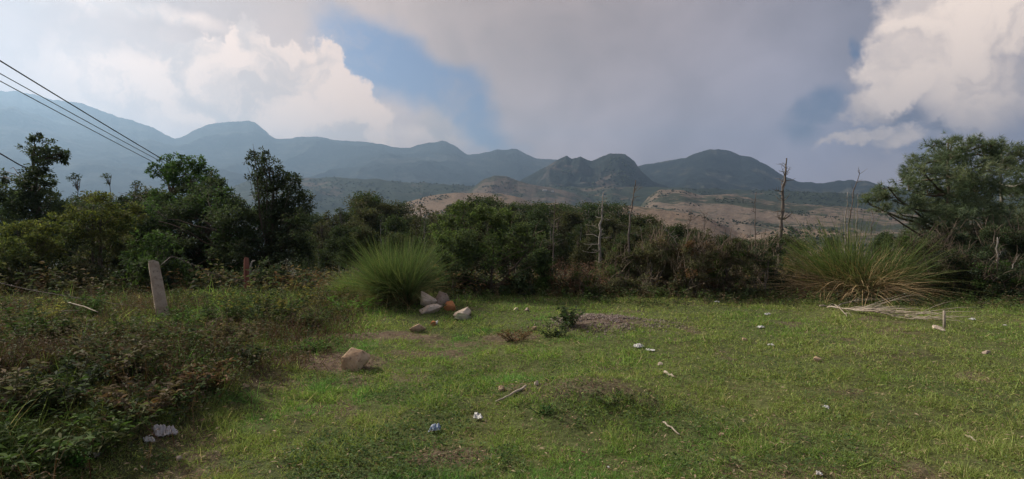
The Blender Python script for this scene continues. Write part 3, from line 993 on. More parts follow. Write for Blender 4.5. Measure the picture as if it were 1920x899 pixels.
def farm_house(label, px, w, d, h):
    X, Y, Z, T = HILLS['brown_hill']
    A = np.arctan((px - 960) / F)
    k = int(np.argmin(np.abs(np.arctan2(X[0], Y[0]) - A)))
    m_ = int(np.argmin(np.abs(T[:, k] - .90)))
    loc = (X[m_, k], Y[m_, k], Z[m_, k] - 1)
    root = empty('farm_house', loc, label, 'house', 'far farm buildings')
    v = np.array([[x, y, z] for z in (-3, h) for x, y in ((-w, -d), (w, -d), (w, d), (-w, d))]) * np.array([.5, .5, 1])
    b = MB(); b.add(v, [[0, 1, 5, 4], [1, 2, 6, 5], [2, 3, 7, 6], [3, 0, 4, 7]]); b.build('wall', M_limewash, root)
    e = .6
    rv = np.array([[-w / 2 - e, -d / 2 - e, h], [w / 2 + e, -d / 2 - e, h], [w / 2 + e, d / 2 + e, h], [-w / 2 - e, d / 2 + e, h], [-w / 2 - e, 0, h + d * .3], [w / 2 + e, 0, h + d * .3]])
    b = MB(); b.add(rv, [[0, 1, 5, 4], [2, 3, 4, 5], [3, 2, 1, 0]]); b.add(rv[[0, 4, 3, 1, 2, 5]], [[0, 1, 2], [3, 4, 5]]); b.build('roof', M_tinroof, root)


farm_house('tiny long white farm building below the rocky mountain', 1022, 22, 8, 5)
farm_house('tiny short white farm building right of the long one', 1036, 11, 8, 5)

# ---- big bush in the middle
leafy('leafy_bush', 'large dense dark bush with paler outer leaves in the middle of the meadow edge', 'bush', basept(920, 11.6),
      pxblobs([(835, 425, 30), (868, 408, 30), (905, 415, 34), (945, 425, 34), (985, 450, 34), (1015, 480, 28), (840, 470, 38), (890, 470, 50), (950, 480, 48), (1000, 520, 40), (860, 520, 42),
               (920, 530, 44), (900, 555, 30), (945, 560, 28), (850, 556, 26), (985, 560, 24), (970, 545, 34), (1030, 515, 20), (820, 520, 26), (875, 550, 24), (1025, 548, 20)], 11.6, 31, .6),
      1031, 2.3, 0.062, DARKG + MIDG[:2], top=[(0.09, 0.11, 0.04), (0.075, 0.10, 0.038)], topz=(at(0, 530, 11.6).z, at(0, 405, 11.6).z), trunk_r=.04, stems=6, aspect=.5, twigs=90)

# ---- scrub along the meadow edge, right of the bush
SCRUB = [(1085, 11.2, [(1075, 540, 24), (1100, 525, 24), (1060, 555, 18), (1110, 552, 20)], MIDG + OLIVE[:1], 'low green shrub at the foot of the pale dead tree', 70),
         (1150, 11.6, [(1140, 500, 26), (1165, 490, 26), (1150, 530, 30), (1180, 520, 26), (1130, 550, 20), (1175, 550, 22)], OLIVE + MIDG[:1], 'olive scrub bush just right of the pale dead tree', 130),
         (1225, 11.5, [(1205, 480, 26), (1235, 465, 28), (1220, 510, 34), (1250, 500, 28), (1210, 545, 26), (1245, 545, 26)], OLIVE + BROWN[:1], 'tall olive brown scrub bush below the leaning bare branch', 150),
         (1295, 11.3, [(1280, 480, 26), (1310, 470, 28), (1295, 510, 32), (1325, 505, 28), (1285, 548, 24), (1320, 545, 26)], RUST[:1] + OLIVE, 'rusty brown scrub bush, tallest of the dry ones', 170),
         (1365, 11.4, [(1350, 475, 26), (1380, 470, 26), (1360, 510, 32), (1395, 510, 26), (1350, 548, 24), (1385, 545, 24)], OLIVE + BROWN[:1] + MIDG[:1], 'brown green scrub bush around the thin dark dead tree', 150),
         (1430, 11.2, [(1415, 485, 24), (1440, 470, 26), (1425, 520, 30), (1455, 515, 24), (1415, 548, 22), (1450, 548, 20)], DARKG + OLIVE[:1], 'dark green scrub bush at the foot of the tallest dead tree', 110),
         (1500, 11.8, [(1490, 500, 18), (1510, 530, 22), (1480, 540, 20)], BROWN + RUST[:1], 'withered brown shrub against the left side of the dry grass clump', 120),
         (1720, 11.4, [(1700, 470, 24), (1735, 480, 28), (1715, 515, 30), (1750, 520, 28), (1735, 550, 24), (1700, 545, 18)], OLIVE[:2] + MIDG[:1] + BROWN[:1], 'twiggy grey green shrub right of the dry grass clump', 190),
         (1790, 11.0, [(1775, 500, 28), (1805, 490, 28), (1790, 530, 30), (1820, 530, 26), (1770, 555, 20), (1810, 560, 20)], OLIVE[:1] + DARKG, 'twiggy dark shrub under the big pine', 170),
         (1860, 10.6, [(1850, 510, 30), (1885, 520, 30), (1860, 550, 28), (1895, 560, 28), (1835, 560, 20), (1925, 540, 36), (1950, 575, 30)], DARKG + MIDG[:1], 'dark green leafy shrub at the right edge of the meadow', 120)]
SCRUB += [(1765, 13.5, [(1750, 460, 26), (1780, 450, 26), (1765, 490, 34), (1740, 500, 26), (1795, 500, 30), (1770, 535, 30)], OLIVE[:2] + DARKG, 'tall loose shrub between the dry grass clump and the pines', 160),
          (1845, 13.5, [(1830, 455, 28), (1862, 450, 28), (1845, 490, 34), (1815, 500, 26), (1875, 495, 30), (1850, 530, 30)], DARKG + OLIVE[:1], 'tall dark shrub rising into the crowns of both pines', 130),
          (1915, 13.2, [(1905, 455, 30), (1940, 450, 34), (1920, 490, 36), (1895, 505, 28), (1950, 500, 36), (1920, 535, 32)], DARKG + MIDG[:1], 'tall dense shrub at the right edge behind the leafy one', 110)]
for n_, (px, Y, bl, cols, lab, tw) in enumerate(SCRUB):
    leafy('scrub_bush', lab, 'bush', basept(px, Y), pxblobs(bl, Y, 40 + n_, .45, 1.12), 1040 + n_, 1.5, 0.05, cols, trunk_r=.022, stems=7, twigs=tw * 2, aspect=.42,
          group='scrub bushes along the meadow edge', bark=M_deadbark)

# ---- pines at the right
def pine(label, base, blobs, seed, tufts, cols, trunk_r):
    r_ = np.random.default_rng(seed)
    base = np.array(base)
    root = empty('pine_tree', tuple(base), label, 'tree')
    b = MB(); t = MB()
    rel = [(np.array(c) - base, r) for c, r in blobs]
    A = np.array([r * r for _, r in rel]); A /= A.sum()
    topc = max(rel, key=lambda q: q[0][2])[0]
    ax = limb((0, 0, -.2), topc, r_, 10, 0, .06)
    t.tube(ax, trunk_r * np.linspace(1, .18, 10), 8)
    for (c, r), a in zip(rel, A):
        nbr = max(6, int(r * 22))
        hub = c - UP * r * .3
        k = int(np.clip(np.searchsorted(ax[:, 2], c[2] - .45 * np.linalg.norm(c[:2] - ax[5][:2])), 1, 8))
        t.tube(limb(ax[k], hub, r_, 6, -.03, .12), trunk_r * .36 * np.linspace(1, .35, 6), 5, cap=False)
        n = int(tufts * a)
        ends = c + norm(r_.normal(size=(nbr, 3)) + UP * .15) * r * (r_.random((nbr, 1)) ** .45) * np.array([1.1, 1.1, .85])
        for e in ends:
            t.tube(limb(hub, e, r_, 4, .04, .12), trunk_r * .10 * np.linspace(1, .5, 4), 3, cap=False)
        ci = r_.integers(0, nbr, n)
        tp = ends[ci] + r_.normal(size=(n, 3)) * min(r, .42) * .34 * np.array([1, 1, .8])
        td = norm(norm(tp - hub) + r_.normal(size=(n, 3)) * .4 + UP * .35)
        m = 15
        pos = np.repeat(tp, m, 0)
        dirs = norm(np.repeat(td, m, 0) * .9 + r_.normal(size=(n * m, 3)) * .55)
        cl = np.repeat(mixcols(r_, nbr, cols, None, .15)[ci] * r_.uniform(.75, 1.25, (n, 1)), m, 0) * r_.uniform(.8, 1.2, (n * m, 1))
        L = r_.uniform(.12, .20, n * m)
        side = norm(np.cross(dirs, r_.normal(size=dirs.shape))) * .0055
        v = np.stack([pos - side, pos + side, pos + dirs * L[:, None] - UP * .03], 1).reshape(-1, 3)
        b.add(v, np.arange(3 * n * m).reshape(-1, 3), np.repeat(cl, 3, 0))
    b.build('crown', M_needle, root)
    t.build('trunk', M_bark, root, smooth=True)
    return root


PINEG = [(0.046, 0.060, 0.038), (0.056, 0.070, 0.043), (0.066, 0.076, 0.047), (0.040, 0.052, 0.034)]
pine('large spreading pine at the right with a low arm reaching left', basept(1785, 15),
     pxblobs([(1765, 292, 22), (1800, 285, 24), (1838, 286, 22), (1735, 322, 24), (1775, 322, 32), (1815, 318, 32), (1855, 312, 24), (1705, 352, 22), (1672, 366, 18), (1645, 374, 16), (1740, 358, 30),
              (1785, 358, 36), (1830, 352, 34), (1865, 350, 24), (1715, 385, 20), (1755, 395, 32), (1800, 398, 36), (1845, 392, 32), (1690, 335, 12), (1722, 300, 13), (1748, 274, 12), (1785, 266, 13), (1822, 264, 12), (1858, 272, 14), (1660, 352, 10), (1628, 376, 9), (1655, 392, 12), (1690, 395, 12), (1875, 300, 14), (1735, 425, 22), (1780, 432, 30), (1830, 430, 32), (1865, 420, 24), (1705, 440, 14), (1755, 458, 20), (1800, 465, 22), (1845, 465, 22)], 15, 51, 1.1),
     1051, 4600, PINEG, .11)
pine('slimmer pine at the right edge with a pale trunk and gaps in its crown', basept(1872, 16.5),
     pxblobs([(1890, 285, 20), (1915, 292, 24), (1880, 320, 18), (1925, 335, 28), (1895, 362, 26), (1935, 380, 34), (1890, 405, 26), (1920, 430, 30), (1960, 310, 34), (1885, 440, 22), (1960, 430, 40)], 16.5, 52, 1.0),
     1052, 2300, PINEG + [(0.06, 0.066, 0.04)], .10).children[1].data.materials[0] = M_palebark

# ---- dead trees
def dead_tree(label, pts, r0, seed, nb, Y, blen=.35, mat=None, upward=.6):
    r_ = np.random.default_rng(seed)
    P = [np.array(at(a, b, Y)) for a, b in pts]
    base = P[0].copy()
    gzb = gz1(P[0][0], Y)
    P[0] = np.array([P[0][0], Y, gzb - .15])
    base = np.array([P[0][0], Y, gzb])
    root = empty('dead_tree', tuple(base), label, 'tree', 'bare dead trees along the meadow edge')
    dense = []
    for a, b in zip(P[:-1], P[1:]):
        for k in range(5):
            dense.append(a + (b - a) * k / 5 + r_.normal(size=3) * np.array([.014, .014, 0]))
    dense.append(P[-1])
    dense = np.array(dense) - base
    t = MB()
    rad = r0 * .52 * np.linspace(1, .25, len(dense)) * r_.uniform(.8, 1.2, len(dense))
    t.tube(dense, rad, 8)
    trunk = t.build('trunk', mat or M_deadbark, root, smooth=True)
    for k in range(int(nb * 2.1)):
        i_ = int(r_.uniform(.35, .98) * (len(dense) - 1))
        L = blen * r_.uniform(.4, 1.2) * (1.2 - .5 * i_ / len(dense))
        d = norm(np.append(r_.normal(size=2), upward * r_.uniform(.2, 1.8)))
        q = limb(dense[i_], dense[i_] + d * L, r_, 5, r_.uniform(-.12, .12), .25)
        br = MB()
        rb = max(.006, rad[i_] * .38)
        br.tube(q, rb * np.linspace(1, .3, 5), 5)
        if r_.random() < .6:
            br.tube(limb(q[2], q[2] + norm(d + r_.normal(size=3) * .7) * L * .5, r_, 4, .05, .2), rb * .5 * np.linspace(1, .4, 4), 4)
        br.build('branch', mat or M_deadbark, trunk, smooth=True)
    return root


dead_tree('pale bare dead tree with short twigs, nearest to the big dark bush', [(1123, 530), (1124, 470), (1128, 410), (1131, 362)], .075, 61, 12, 13, .4, M_palebark, .3)
dead_tree('slim bent dead tree just right of the pale one', [(1177, 520), (1178, 440), (1186, 380), (1192, 338)], .06, 62, 8, 13.5, .35)
dead_tree('tallest dark dead tree with stubby broken branches', [(1458, 540), (1462, 460), (1467, 380), (1471, 330), (1475, 297)], .095, 63, 16, 12.5, .30, None, .9)
dead_tree('thin dark dead tree left of the tallest one', [(1412, 540), (1415, 460), (1418, 360)], .04, 64, 7, 13.5, .3)
dead_tree('leaning dead stem, tallest of three close together behind the dry grass clump', [(1588, 520), (1592, 420), (1602, 360), (1611, 318)], .05, 65, 6, 17, .35)
dead_tree('pale short dead stem, leftmost of three close together', [(1583, 520), (1585, 420), (1590, 360)], .05, 66, 2, 17, .3, M_palebark)
dead_tree('pale short dead stem, rightmost of three close together', [(1602, 520), (1607, 420), (1608, 365)], .04, 67, 3, 17.5, .3, M_palebark)
dead_tree('thin bare dead tree with fine twigs against the wood', [(1036, 540), (1037, 440), (1042, 375)], .045, 68, 12, 17, .45, M_deadbark, .5)
dead_tree('pale bare branch leaning left over the scrub', [(1295, 510), (1268, 455), (1240, 418)], .03, 69, 3, 13, .25, M_palebark)
dead_tree('small twiggy dead tree against the tan knoll', [(1288, 500), (1291, 430), (1296, 392)], .035, 70, 12, 16, .35)
dead_tree('small dark dead tree right of the twiggy one against the tan knoll', [(1322, 500), (1321, 430), (1320, 395)], .035, 71, 10, 17, .35)
dead_tree('thin bare stem among the scrub left of the leaning branch', [(1215, 530), (1206, 470), (1200, 425)], .028, 72, 5, 12.6, .3)
dead_tree('thin grey stem rising from the top of the dry grass clump', [(1634, 520), (1635, 430), (1637, 395)], .03, 73, 4, 14, .3)
dead_tree('pale trunk standing in the shrubs below the slim pine', [(1872, 560), (1871, 500), (1870, 445)], .07, 74, 3, 12.6, .3, M_palebark)
dead_tree('pale stick leaning right beside the pale trunk', [(1880, 545), (1895, 510), (1910, 478)], .03, 75, 1, 12.4, .2, M_palebark)

# ---- tall grass clumps
def grass_clump(label, base, n, H, spread, seed, cols, dry_n, dry_cols, base_r, droop=.5, wd=.008, lop=0.0):
    r_ = np.random.default_rng(seed)
    root = empty('grass_clump', tuple(base), label, 'grass clump')
    def bl(name, n, H, spread, cols, droop, mat, wd, lop=0.0, skirt=False):
        b = MB()
        a = r_.uniform(0, 2 * np.pi, n); q = np.sqrt(r_.random(n))
        out = np.stack([np.cos(a), np.sin(a), np.zeros(n)], -1)
        nt_ = 13
        ta = r_.uniform(0, 2 * np.pi, nt_); tr_ = np.sqrt(r_.random(nt_)) * base_r
        tid = r_.integers(0, nt_, n)
        tcen = np.stack([np.cos(ta) * tr_, np.sin(ta) * tr_, np.zeros(nt_)], -1)
        th = r_.uniform(.68, 1.12, nt_)[tid]
        tl = (r_.normal(size=(nt_, 3)) * np.array([.16, .16, 0]))[tid]
        out = norm(out * .75 + norm(tcen + 1e-6)[tid] * .6)
        q = np.clip(q * .5 + .6 * tr_[tid] / base_r, 0, 1.1)
        if skirt:
            q = .55 + .5 * r_.random(n)
        pos = tcen[tid] * (1.25 if skirt else 1) + out * (r_.random(n) * base_r * .35)[:, None]
        qq = np.clip(q * r_.uniform(.3, 1.2, n) + r_.normal(size=n) * .12, 0, 1.3)
        lean = (qq * spread * 1.25)[:, None]
        dirs = norm(UP + out * lean + tl + r_.normal(size=(n, 3)) * .13)
        L = H * th * (.30 + .80 * r_.random(n) ** .75) * (1 - .10 * qq)
        st_ = r_.random(n) < .06
        L[st_] *= 1.13
        bias = np.array([-.35 * lop, 0, 0])
        dirs = norm(dirs + bias * r_.random((n, 1)))
        k_ = (r_.uniform(.40, 1.0, n) if skirt else r_.uniform(.15, 1, n)) * (.35 + qq)
        bend = (out + bias) * (droop * k_)[:, None] * .75 - UP * (droop * k_ ** 1.3)[:, None] * .85 + r_.normal(size=(n, 3)) * .06
        c = mixcols(r_, n, cols)
        b.blades(pos, dirs, bend, L, wd * r_.uniform(.6, 1.3, n), c, 5, c * np.array([1.25, 1.15, .95]))
        return b.build(name, mat, root)
    bl('blades', n, H, spread, cols, droop, M_grass, wd)
    if dry_n:
        bl('dry_blades', dry_n, H * .84, spread * 1.6, dry_cols, droop * 1.35, M_dry, wd, lop, True)
    return root


b0 = ground(752, 569)
grass_clump('tall fresh green grass clump behind the rock pile', b0, 5600, 1.40, .27, 81, [(0.050, 0.080, 0.034), (0.064, 0.096, 0.043), (0.042, 0.066, 0.031), (0.085, 0.10, 0.052)], 900,
            [(0.20, 0.16, 0.09), (0.14, 0.14, 0.06)], .27, .62, wd=.0065)
b1 = ground(1606, 563)
grass_clump('large half dry grass clump with tan drooping blades behind the fallen branches', b1, 3600, 1.9, .33, 82, [(0.046, 0.068, 0.028), (0.038, 0.058, 0.025), (0.060, 0.074, 0.034)], 4600,
            [(0.31, 0.24, 0.155), (0.37, 0.29, 0.195), (0.23, 0.18, 0.115)], .50, 1.0, wd=.011, lop=.7)
b2 = ground(1532, 556)
grass_clump('withered tan grass tussock drooping left of the half dry clump', b2 + Vector((0, .5, 0)), 400, 1.0, .6, 83, [(0.10, 0.10, 0.045)], 1500, [(0.22, 0.165, 0.10), (0.17, 0.13, 0.08)], .3, .8)
b3 = ground(640, 560)
grass_clump('low spreading green grass tussock left of the fresh clump', b3 + Vector((.25, .25, 0)), 1300, .62, .95, 84, [(0.06, 0.095, 0.032), (0.075, 0.10, 0.04)], 150, [(0.18, 0.15, 0.08)], .3, .6)

# ================================================================== stones
def stone(name, label, px, py, w_px, h_px, mat, seed, cat='rock', depth=.8, rot=0, tilt=0, group=None, sink=.25, cuts=14, zoff=0.0, dy=0.0, ang=(.75, 1.1)):
    r_ = np.random.default_rng(seed)
    g0 = ground(px, py) + Vector((0, dy, zoff))
    Yd = g0.y
    w, h = w_px / F * Yd, h_px / F * Yd
    import bmesh
    bm = bmesh.new()
    pts = norm(r_.normal(size=(cuts, 3))) * r_.uniform(*ang, (cuts, 1))
    for p_ in pts:
        bm.verts.new(p_)
    res = bmesh.ops.convex_hull(bm, input=bm.verts)
    bmesh.ops.delete(bm, geom=[v for v in bm.verts if not v.link_faces], context='VERTS')
    bmesh.ops.bevel(bm, geom=list(bm.edges), offset=.05, segments=1, affect='EDGES', profile=.6)
    bmesh.ops.triangulate(bm, faces=bm.faces[:])
    for _ in range(2):
        bmesh.ops.subdivide_edges(bm, edges=[e for e in bm.edges if e.calc_length() > .16], cuts=1, use_grid_fill=True)
        bmesh.ops.triangulate(bm, faces=bm.faces[:])
    co = np.array([v.co for v in bm.verts])
    nz_ = fbm(co[:, 0] * 2.6 + seed, co[:, 1] * 2.6 + co[:, 2] * 2.1, seed, 3)
    co = co * (1 + .16 * (nz_ - .5))[:, None]
    nz2 = fbm(co[:, 0] * 10 + co[:, 2] * 4, co[:, 1] * 10 - co[:, 2] * 5, seed + 4, 3)
    co = co * (1 + .07 * (nz2 - .5))[:, None]
    mn, mx = co.min(0), co.max(0)
    co = (co - (mn + mx) / 2) / (mx - mn)
    co = co * np.array([w, w * depth, h * (1 + sink)])
    for v, c in zip(bm.verts, co):
        v.co = c
    me = bpy.data.meshes.new(name)
    bm.to_mesh(me); bm.free()
    me.materials.append(mat)
    for p_ in me.polygons:
        p_.use_smooth = True
    try:
        me.set_sharp_from_angle(angle=math.radians(28))
    except Exception:
        pass
    o = link(name, me)
    o.location = g0 + Vector((0, w * depth * .25, h * (.5 - sink * .5)))
    o.rotation_euler = (0, math.radians(tilt), math.radians(rot))
    return tag(o, label, cat, group)


RP = 'rock pile beside the fresh grass clump'
stone('rock', 'large rounded tan rock alone on the bare soil', 664, 695, 56, 42, M_tanrock, 503, depth=.85, cuts=22, ang=(.88, 1.08), rot=20)
stone('rock', 'pale pointed rock, upper left of the pile beside the fresh grass clump', 799, 584, 36, 22, M_palerock, 502, group=RP, zoff=.08, dy=.12, tilt=12)
stone('rock', 'grey brown upright rock at the top of the pile', 826, 582, 28, 29, M_greyrock, 515, group=RP, zoff=.04, dy=.18, tilt=-8)
stone('rock', 'long pale flat rock at the front left of the pile', 806, 589, 48, 17, M_palerock, 504, group=RP, tilt=-12)
stone('rock', 'small orange rock in the middle of the pile', 845, 583, 27, 17, M_orangerock, 505, group=RP)
stone('rock', 'layered pale rock at the right end of the pile', 866, 595, 34, 15, M_palerock, 516, group=RP, tilt=-14)
stone('rock', 'dark low rock under the layered one at the right end of the pile', 868, 601, 34, 13, M_mossrock, 517, group=RP)
stone('rock', 'half buried tan stone slab below the rock pile', 783, 623, 32, 15, M_tanrock, 506, tilt=-12)
stone('rock', 'small rust coloured stone beside the white shard below the pile', 812, 612, 11, 10, M_orangerock, 507)
stone('rock', 'white stone shard below the rock pile', 817, 611, 8, 11, M_white, 508, tilt=30)
stone('rock', 'mossy grey rock half hidden left of the rock pile', 716, 572, 36, 14, M_mossrock, 509)
stone('stone', 'cream stone at the foot of the short wooden stake', 1765, 621, 24, 9, M_palerock, 510, 'stone')
stone('stone', 'small pale stone on the top edge of the dirt mound', 1006, 724, 9, 10, M_palerock, 511, 'stone')
stone('stone', 'small tan stone on the right meadow below the litter', 1533, 679, 15, 9, M_tanrock, 512, 'stone')
stone('stone', 'small pale stone left of the broken stick by the white bag', 1238, 686, 10, 6, M_palerock, 513, 'stone')
stone('stone', 'tiny brown stone near the dark leafy plant', 1002, 620, 11, 8, M_tanrock, 514, 'stone')
stone('stone', 'pinkish stone lying in the weeds left of the tan rock', 459, 730, 16, 11, M_tanrock, 518, 'stone')
stone('stone', 'small pale stone at the end of the bare soil left of the tan rock', 504, 668, 12, 9, M_palerock, 519, 'stone')
stone('stone', 'grey stone sitting on the right meadow near the frame edge', 1851, 664, 13, 8, M_greyrock, 520, 'stone')
stone('stone', 'small tan stone at the lower right of the dirt mound', 1353, 819, 11, 6, M_tanrock, 521, 'stone')
stone('stone', 'brown clod at the foot of the dirt mound, left', 941, 735, 14, 11, M_tanrock, 522, 'stone')
stone('stone', 'small stone at the lower left behind the plastic sheet', 333, 865, 14, 10, M_palerock, 523, 'stone')
stone('stone', 'pale stone at the foot of the dark bush, left', 967, 583, 10, 6, M_palerock, 524, 'stone')
stone('stone', 'pale stone at the foot of the dark bush, right', 990, 584, 12, 7, M_greyrock, 525, 'stone')
stone('stone', 'small light stone among litter left of the largest white scrap', 1398, 640, 12, 6, M_tanrock, 526, 'stone')

# gravel heap: pinkish stone chips, too many to count
r_ = np.random.default_rng(91)
n = 5200
x = GRAVEL[0] + r_.normal(size=n) * .42 + .05; y = GRAVEL[1] + r_.normal(size=n) * .30
kp = fbm(x / .16, y / .16, 57) > .46
x, y = x[kp], y[kp]; n = len(x)
gv = MB()
oc = np.array([[1, 0, 0], [0, 1, 0], [-1, 0, 0], [0, -1, 0], [0, 0, 1], [0, 0, -1]], float)
fa = np.array([[0, 1, 4], [1, 2, 4], [2, 3, 4], [3, 0, 4], [1, 0, 5], [2, 1, 5], [3, 2, 5], [0, 3, 5]])
s = r_.uniform(.006, .017, n)
v = oc[None] * (s[:, None, None] * r_.uniform(.5, 1.3, (n, 6, 1))) + np.stack([x, y, gz(x, y) + s * .3], -1)[:, None]
gv.add(v.reshape(-1, 3), (np.arange(n)[:, None, None] * 6 + fa[None]).reshape(-1, 3),
       np.repeat(mixcols(r_, n, [(.19, .15, .135), (.24, .195, .175), (.14, .11, .095), (.31, .26, .235)]), 6, 0))
tag(gv.build('gravel', M_dry), 'low heap of pinkish grey gravel chips in the meadow', 'gravel', kind='stuff')

# ================================================================== fence
def prism_post(name, label, top, bot, w_px, Y, mat, depth, tilt_y=0.0, cat='post', seed=1):
    r_ = np.random.default_rng(seed)
    T, B = np.array(at(*top, Y)), np.array(at(*bot, Y))
    B[2] = gz1(B[0], Y) - .12
    w = w_px / F * Y * .5
    b = MB()
    ns = 12
    ring = []
    nsd = 16
    for k in range(ns):
        t = k / (ns - 1)
        c = B + (T - B) * t
        a = np.linspace(0, 2 * np.pi, nsd, endpoint=False) + .25
        sq = 1 / np.maximum(np.abs(np.cos(a)), np.abs(np.sin(a))) ** .82
        rr = w * sq * (1 + .16 * (fbm(np.cos(a) * 2 + seed, np.sin(a) * 2 + t * 3.0, seed, 3) - .5) + .05 * (r_.random(nsd) - .5)) * (1.10 - .20 * t)
        if k == ns - 1:
            rr = rr * .93
        p_ = np.stack([c[0] + rr * np.cos(a + .55), c[1] + rr * np.sin(a + .55) * depth, np.full(nsd, c[2]) + (-0.05 * np.sin(a + .3) * (k >= ns - 2)) + .01 * r_.random(nsd)], -1)
        ring.append(p_)
    v = np.concatenate(ring)
    base = np.array([B[0], Y, B[2] + .12])
    ii = np.arange(ns - 1)[:, None] * nsd; jj = np.arange(nsd)[None, :]; kk = (jj + 1) % nsd
    b.add(v - base, np.stack([ii + jj, ii + kk, ii + nsd + kk, ii + nsd + jj], -1).reshape(-1, 4))
    tc_ = ring[-1].mean(0) - base + UP * .006
    b.add(np.vstack([ring[-1] - base, tc_]), np.array([[q_, (q_ + 1) % nsd, nsd] for q_ in range(nsd)]))
    o = b.build(name, mat)
    o.location = base
    return tag(o, label, cat)


prism_post('fence_post', 'leaning squared granite fence post standing in the weeds', (288, 494), (308, 602), 21, 8.4, M_granite, .8, seed=3)
prism_post('fence_post', 'short red brown wooden fence post in front of dark trees', (462, 487), (463, 540), 10, 11.6, M_redpost, 1.0, seed=5)
tw = MB()
tw.tube([at(469, 515, 11.5), at(470, 498, 11.5), at(473, 491, 11.5), at(478, 489, 11.5)], [.022, .02, .018, .012], 6)
tag(tw.build('dead_stub', M_palebark, smooth=True), 'pale bent stub of dead branch beside the red wooden post', 'branch')


def wire(name, label, pts, rad, mat, cat, sag=0.0, n=24, barbs=0, group=None, seed=4):
    P = np.array([tuple(at(*p_)) for p_ in pts])
    seglen = np.concatenate([[0], np.cumsum(np.linalg.norm(np.diff(P, axis=0), axis=1))])
    t = np.linspace(0, seglen[-1], n)
    Q = np.stack([np.interp(t, seglen, P[:, k]) for k in range(3)], -1)
    Q[:, 2] -= sag * 4 * (t / t[-1]) * (1 - t / t[-1])
    b = MB(); b.tube(Q - Q[0], rad, 6)
    if barbs:
        r_ = np.random.default_rng(seed)
        for k in range(barbs):
            s_ = (k + .5) / barbs * t[-1]
            c = np.array([np.interp(s_, t, Q[:, q_]) for q_ in range(3)]) - Q[0]
            for _ in range(2):
                d = norm(r_.normal(size=3)) * .022
                b.tube([c - d, c + d], [.0025, .0025], 4)
    o = b.build(name, mat, smooth=True)
    o.location = Q[0]
    return tag(o, label, cat, group)


wire('barbed_wire', 'sagging barbed wire running left from the granite post', [(-60, 518, 8.9), (0, 531, 8.8), (60, 545, 8.75), (110, 553, 8.7), (200, 568, 8.65), (296, 580, 8.62)], .0045, M_wire, 'wire', barbs=26)
wire('barbed_wire', 'slack barbed wire from the granite post top to the red wooden post', [(300, 499, 8.62), (322, 480, 8.9), (360, 496, 9.6), (400, 513, 10.4), (430, 522, 11.0), (461, 527, 11.5)], .005, M_wire, 'wire', barbs=22)
# power lines
PLG = 'power lines at the upper left'
wire('power_line', 'thick dark power line, uppermost of the three at the upper left', [(-260, -46, 13), (0, 112, 17), (300, 295, 27), (345, 322, 30)], .020, M_cable, 'power line', 0.05, 40, group=PLG)
wire('power_line', 'thin grey power line, middle of the three at the upper left', [(-260, 0, 13.5), (0, 136, 17.5), (292, 297, 27.5), (345, 326, 30.5)], .014, M_cable2, 'power line', 0.05, 40, group=PLG)
wire('power_line', 'thin grey power line, lowest of the three at the upper left', [(-260, 10, 13), (0, 150, 17), (285, 302, 27), (345, 335, 30)], .014, M_cable2, 'power line', 0.05, 40, group=PLG)
wire('power_line', 'short dark cable entering the left tree from the left edge', [(-120, 222, 13), (0, 288, 16), (34, 308, 17), (55, 318, 18.5)], .018, M_cable, 'power line', 0.0, 20)

# ================================================================== litter and sticks
def crumple(name, label, px, py, w_px, h_px, mat, seed, rot=0, cat='litter', lift=.35, group=None, elong=1.0):
    r_ = np.random.default_rng(seed)
    g0 = ground(px, py)
    w = w_px / F * g0.y; h = h_px / F * g0.y
    nx, ny = 18, 12
    u, v = np.meshgrid(np.linspace(-1, 1, nx), np.linspace(-1, 1, ny), indexing='ij')
    rr = 1 - .55 * fbm(np.arctan2(v, u) * 2.1 + seed, u * 0, seed, 3)
    X = u * w * .5 * rr; Yv = v * h * 1.0 * elong * rr
    Z = h * (lift + .25) * (ridged(u * 2.2 + seed, v * 2.2, seed, 3) * 1.9 - .6) * (1 - .6 * np.maximum(np.abs(u), np.abs(v)) ** 3)
    X = X + w * .05 * (fbm(u * 3, v * 3, seed + 3) - .5); Yv = Yv + h * .3 * (fbm(u * 3, v * 3, seed + 8) - .5)
    a = math.radians(rot)
    XX = X * math.cos(a) - Yv * math.sin(a); YY = X * math.sin(a) + Yv * math.cos(a)
    gzl = gz(XX + g0.x, YY + g0.y) - g0.z
    top = np.stack([XX, YY, gzl + np.maximum(Z, .004) + .012], -1).reshape(-1, 3)
    bot = top - np.array([0, 0, .003])
    ii = np.arange(nx - 1)[:, None] * ny; jj = np.arange(ny - 1)[None, :]
    q = np.stack([ii + jj, ii + ny + jj, ii + ny + jj + 1, ii + jj + 1], -1).reshape(-1, 4)
    b = MB()
    per = [k * ny for k in range(nx)] + [(nx - 1) * ny + k for k in range(1, ny)] + [k * ny + ny - 1 for k in range(nx - 2, -1, -1)] + [k for k in range(ny - 2, 0, -1)]
    sides = np.array([[per[k], per[(k + 1) % len(per)], per[(k + 1) % len(per)] + nx * ny, per[k] + nx * ny] for k in range(len(per))])
    b.add(np.vstack([top, bot]), np.vstack([q, q[:, ::-1] + nx * ny, sides]))
    o = b.build(name, mat)
    o.location = g0
    return tag(o, label, cat, group)


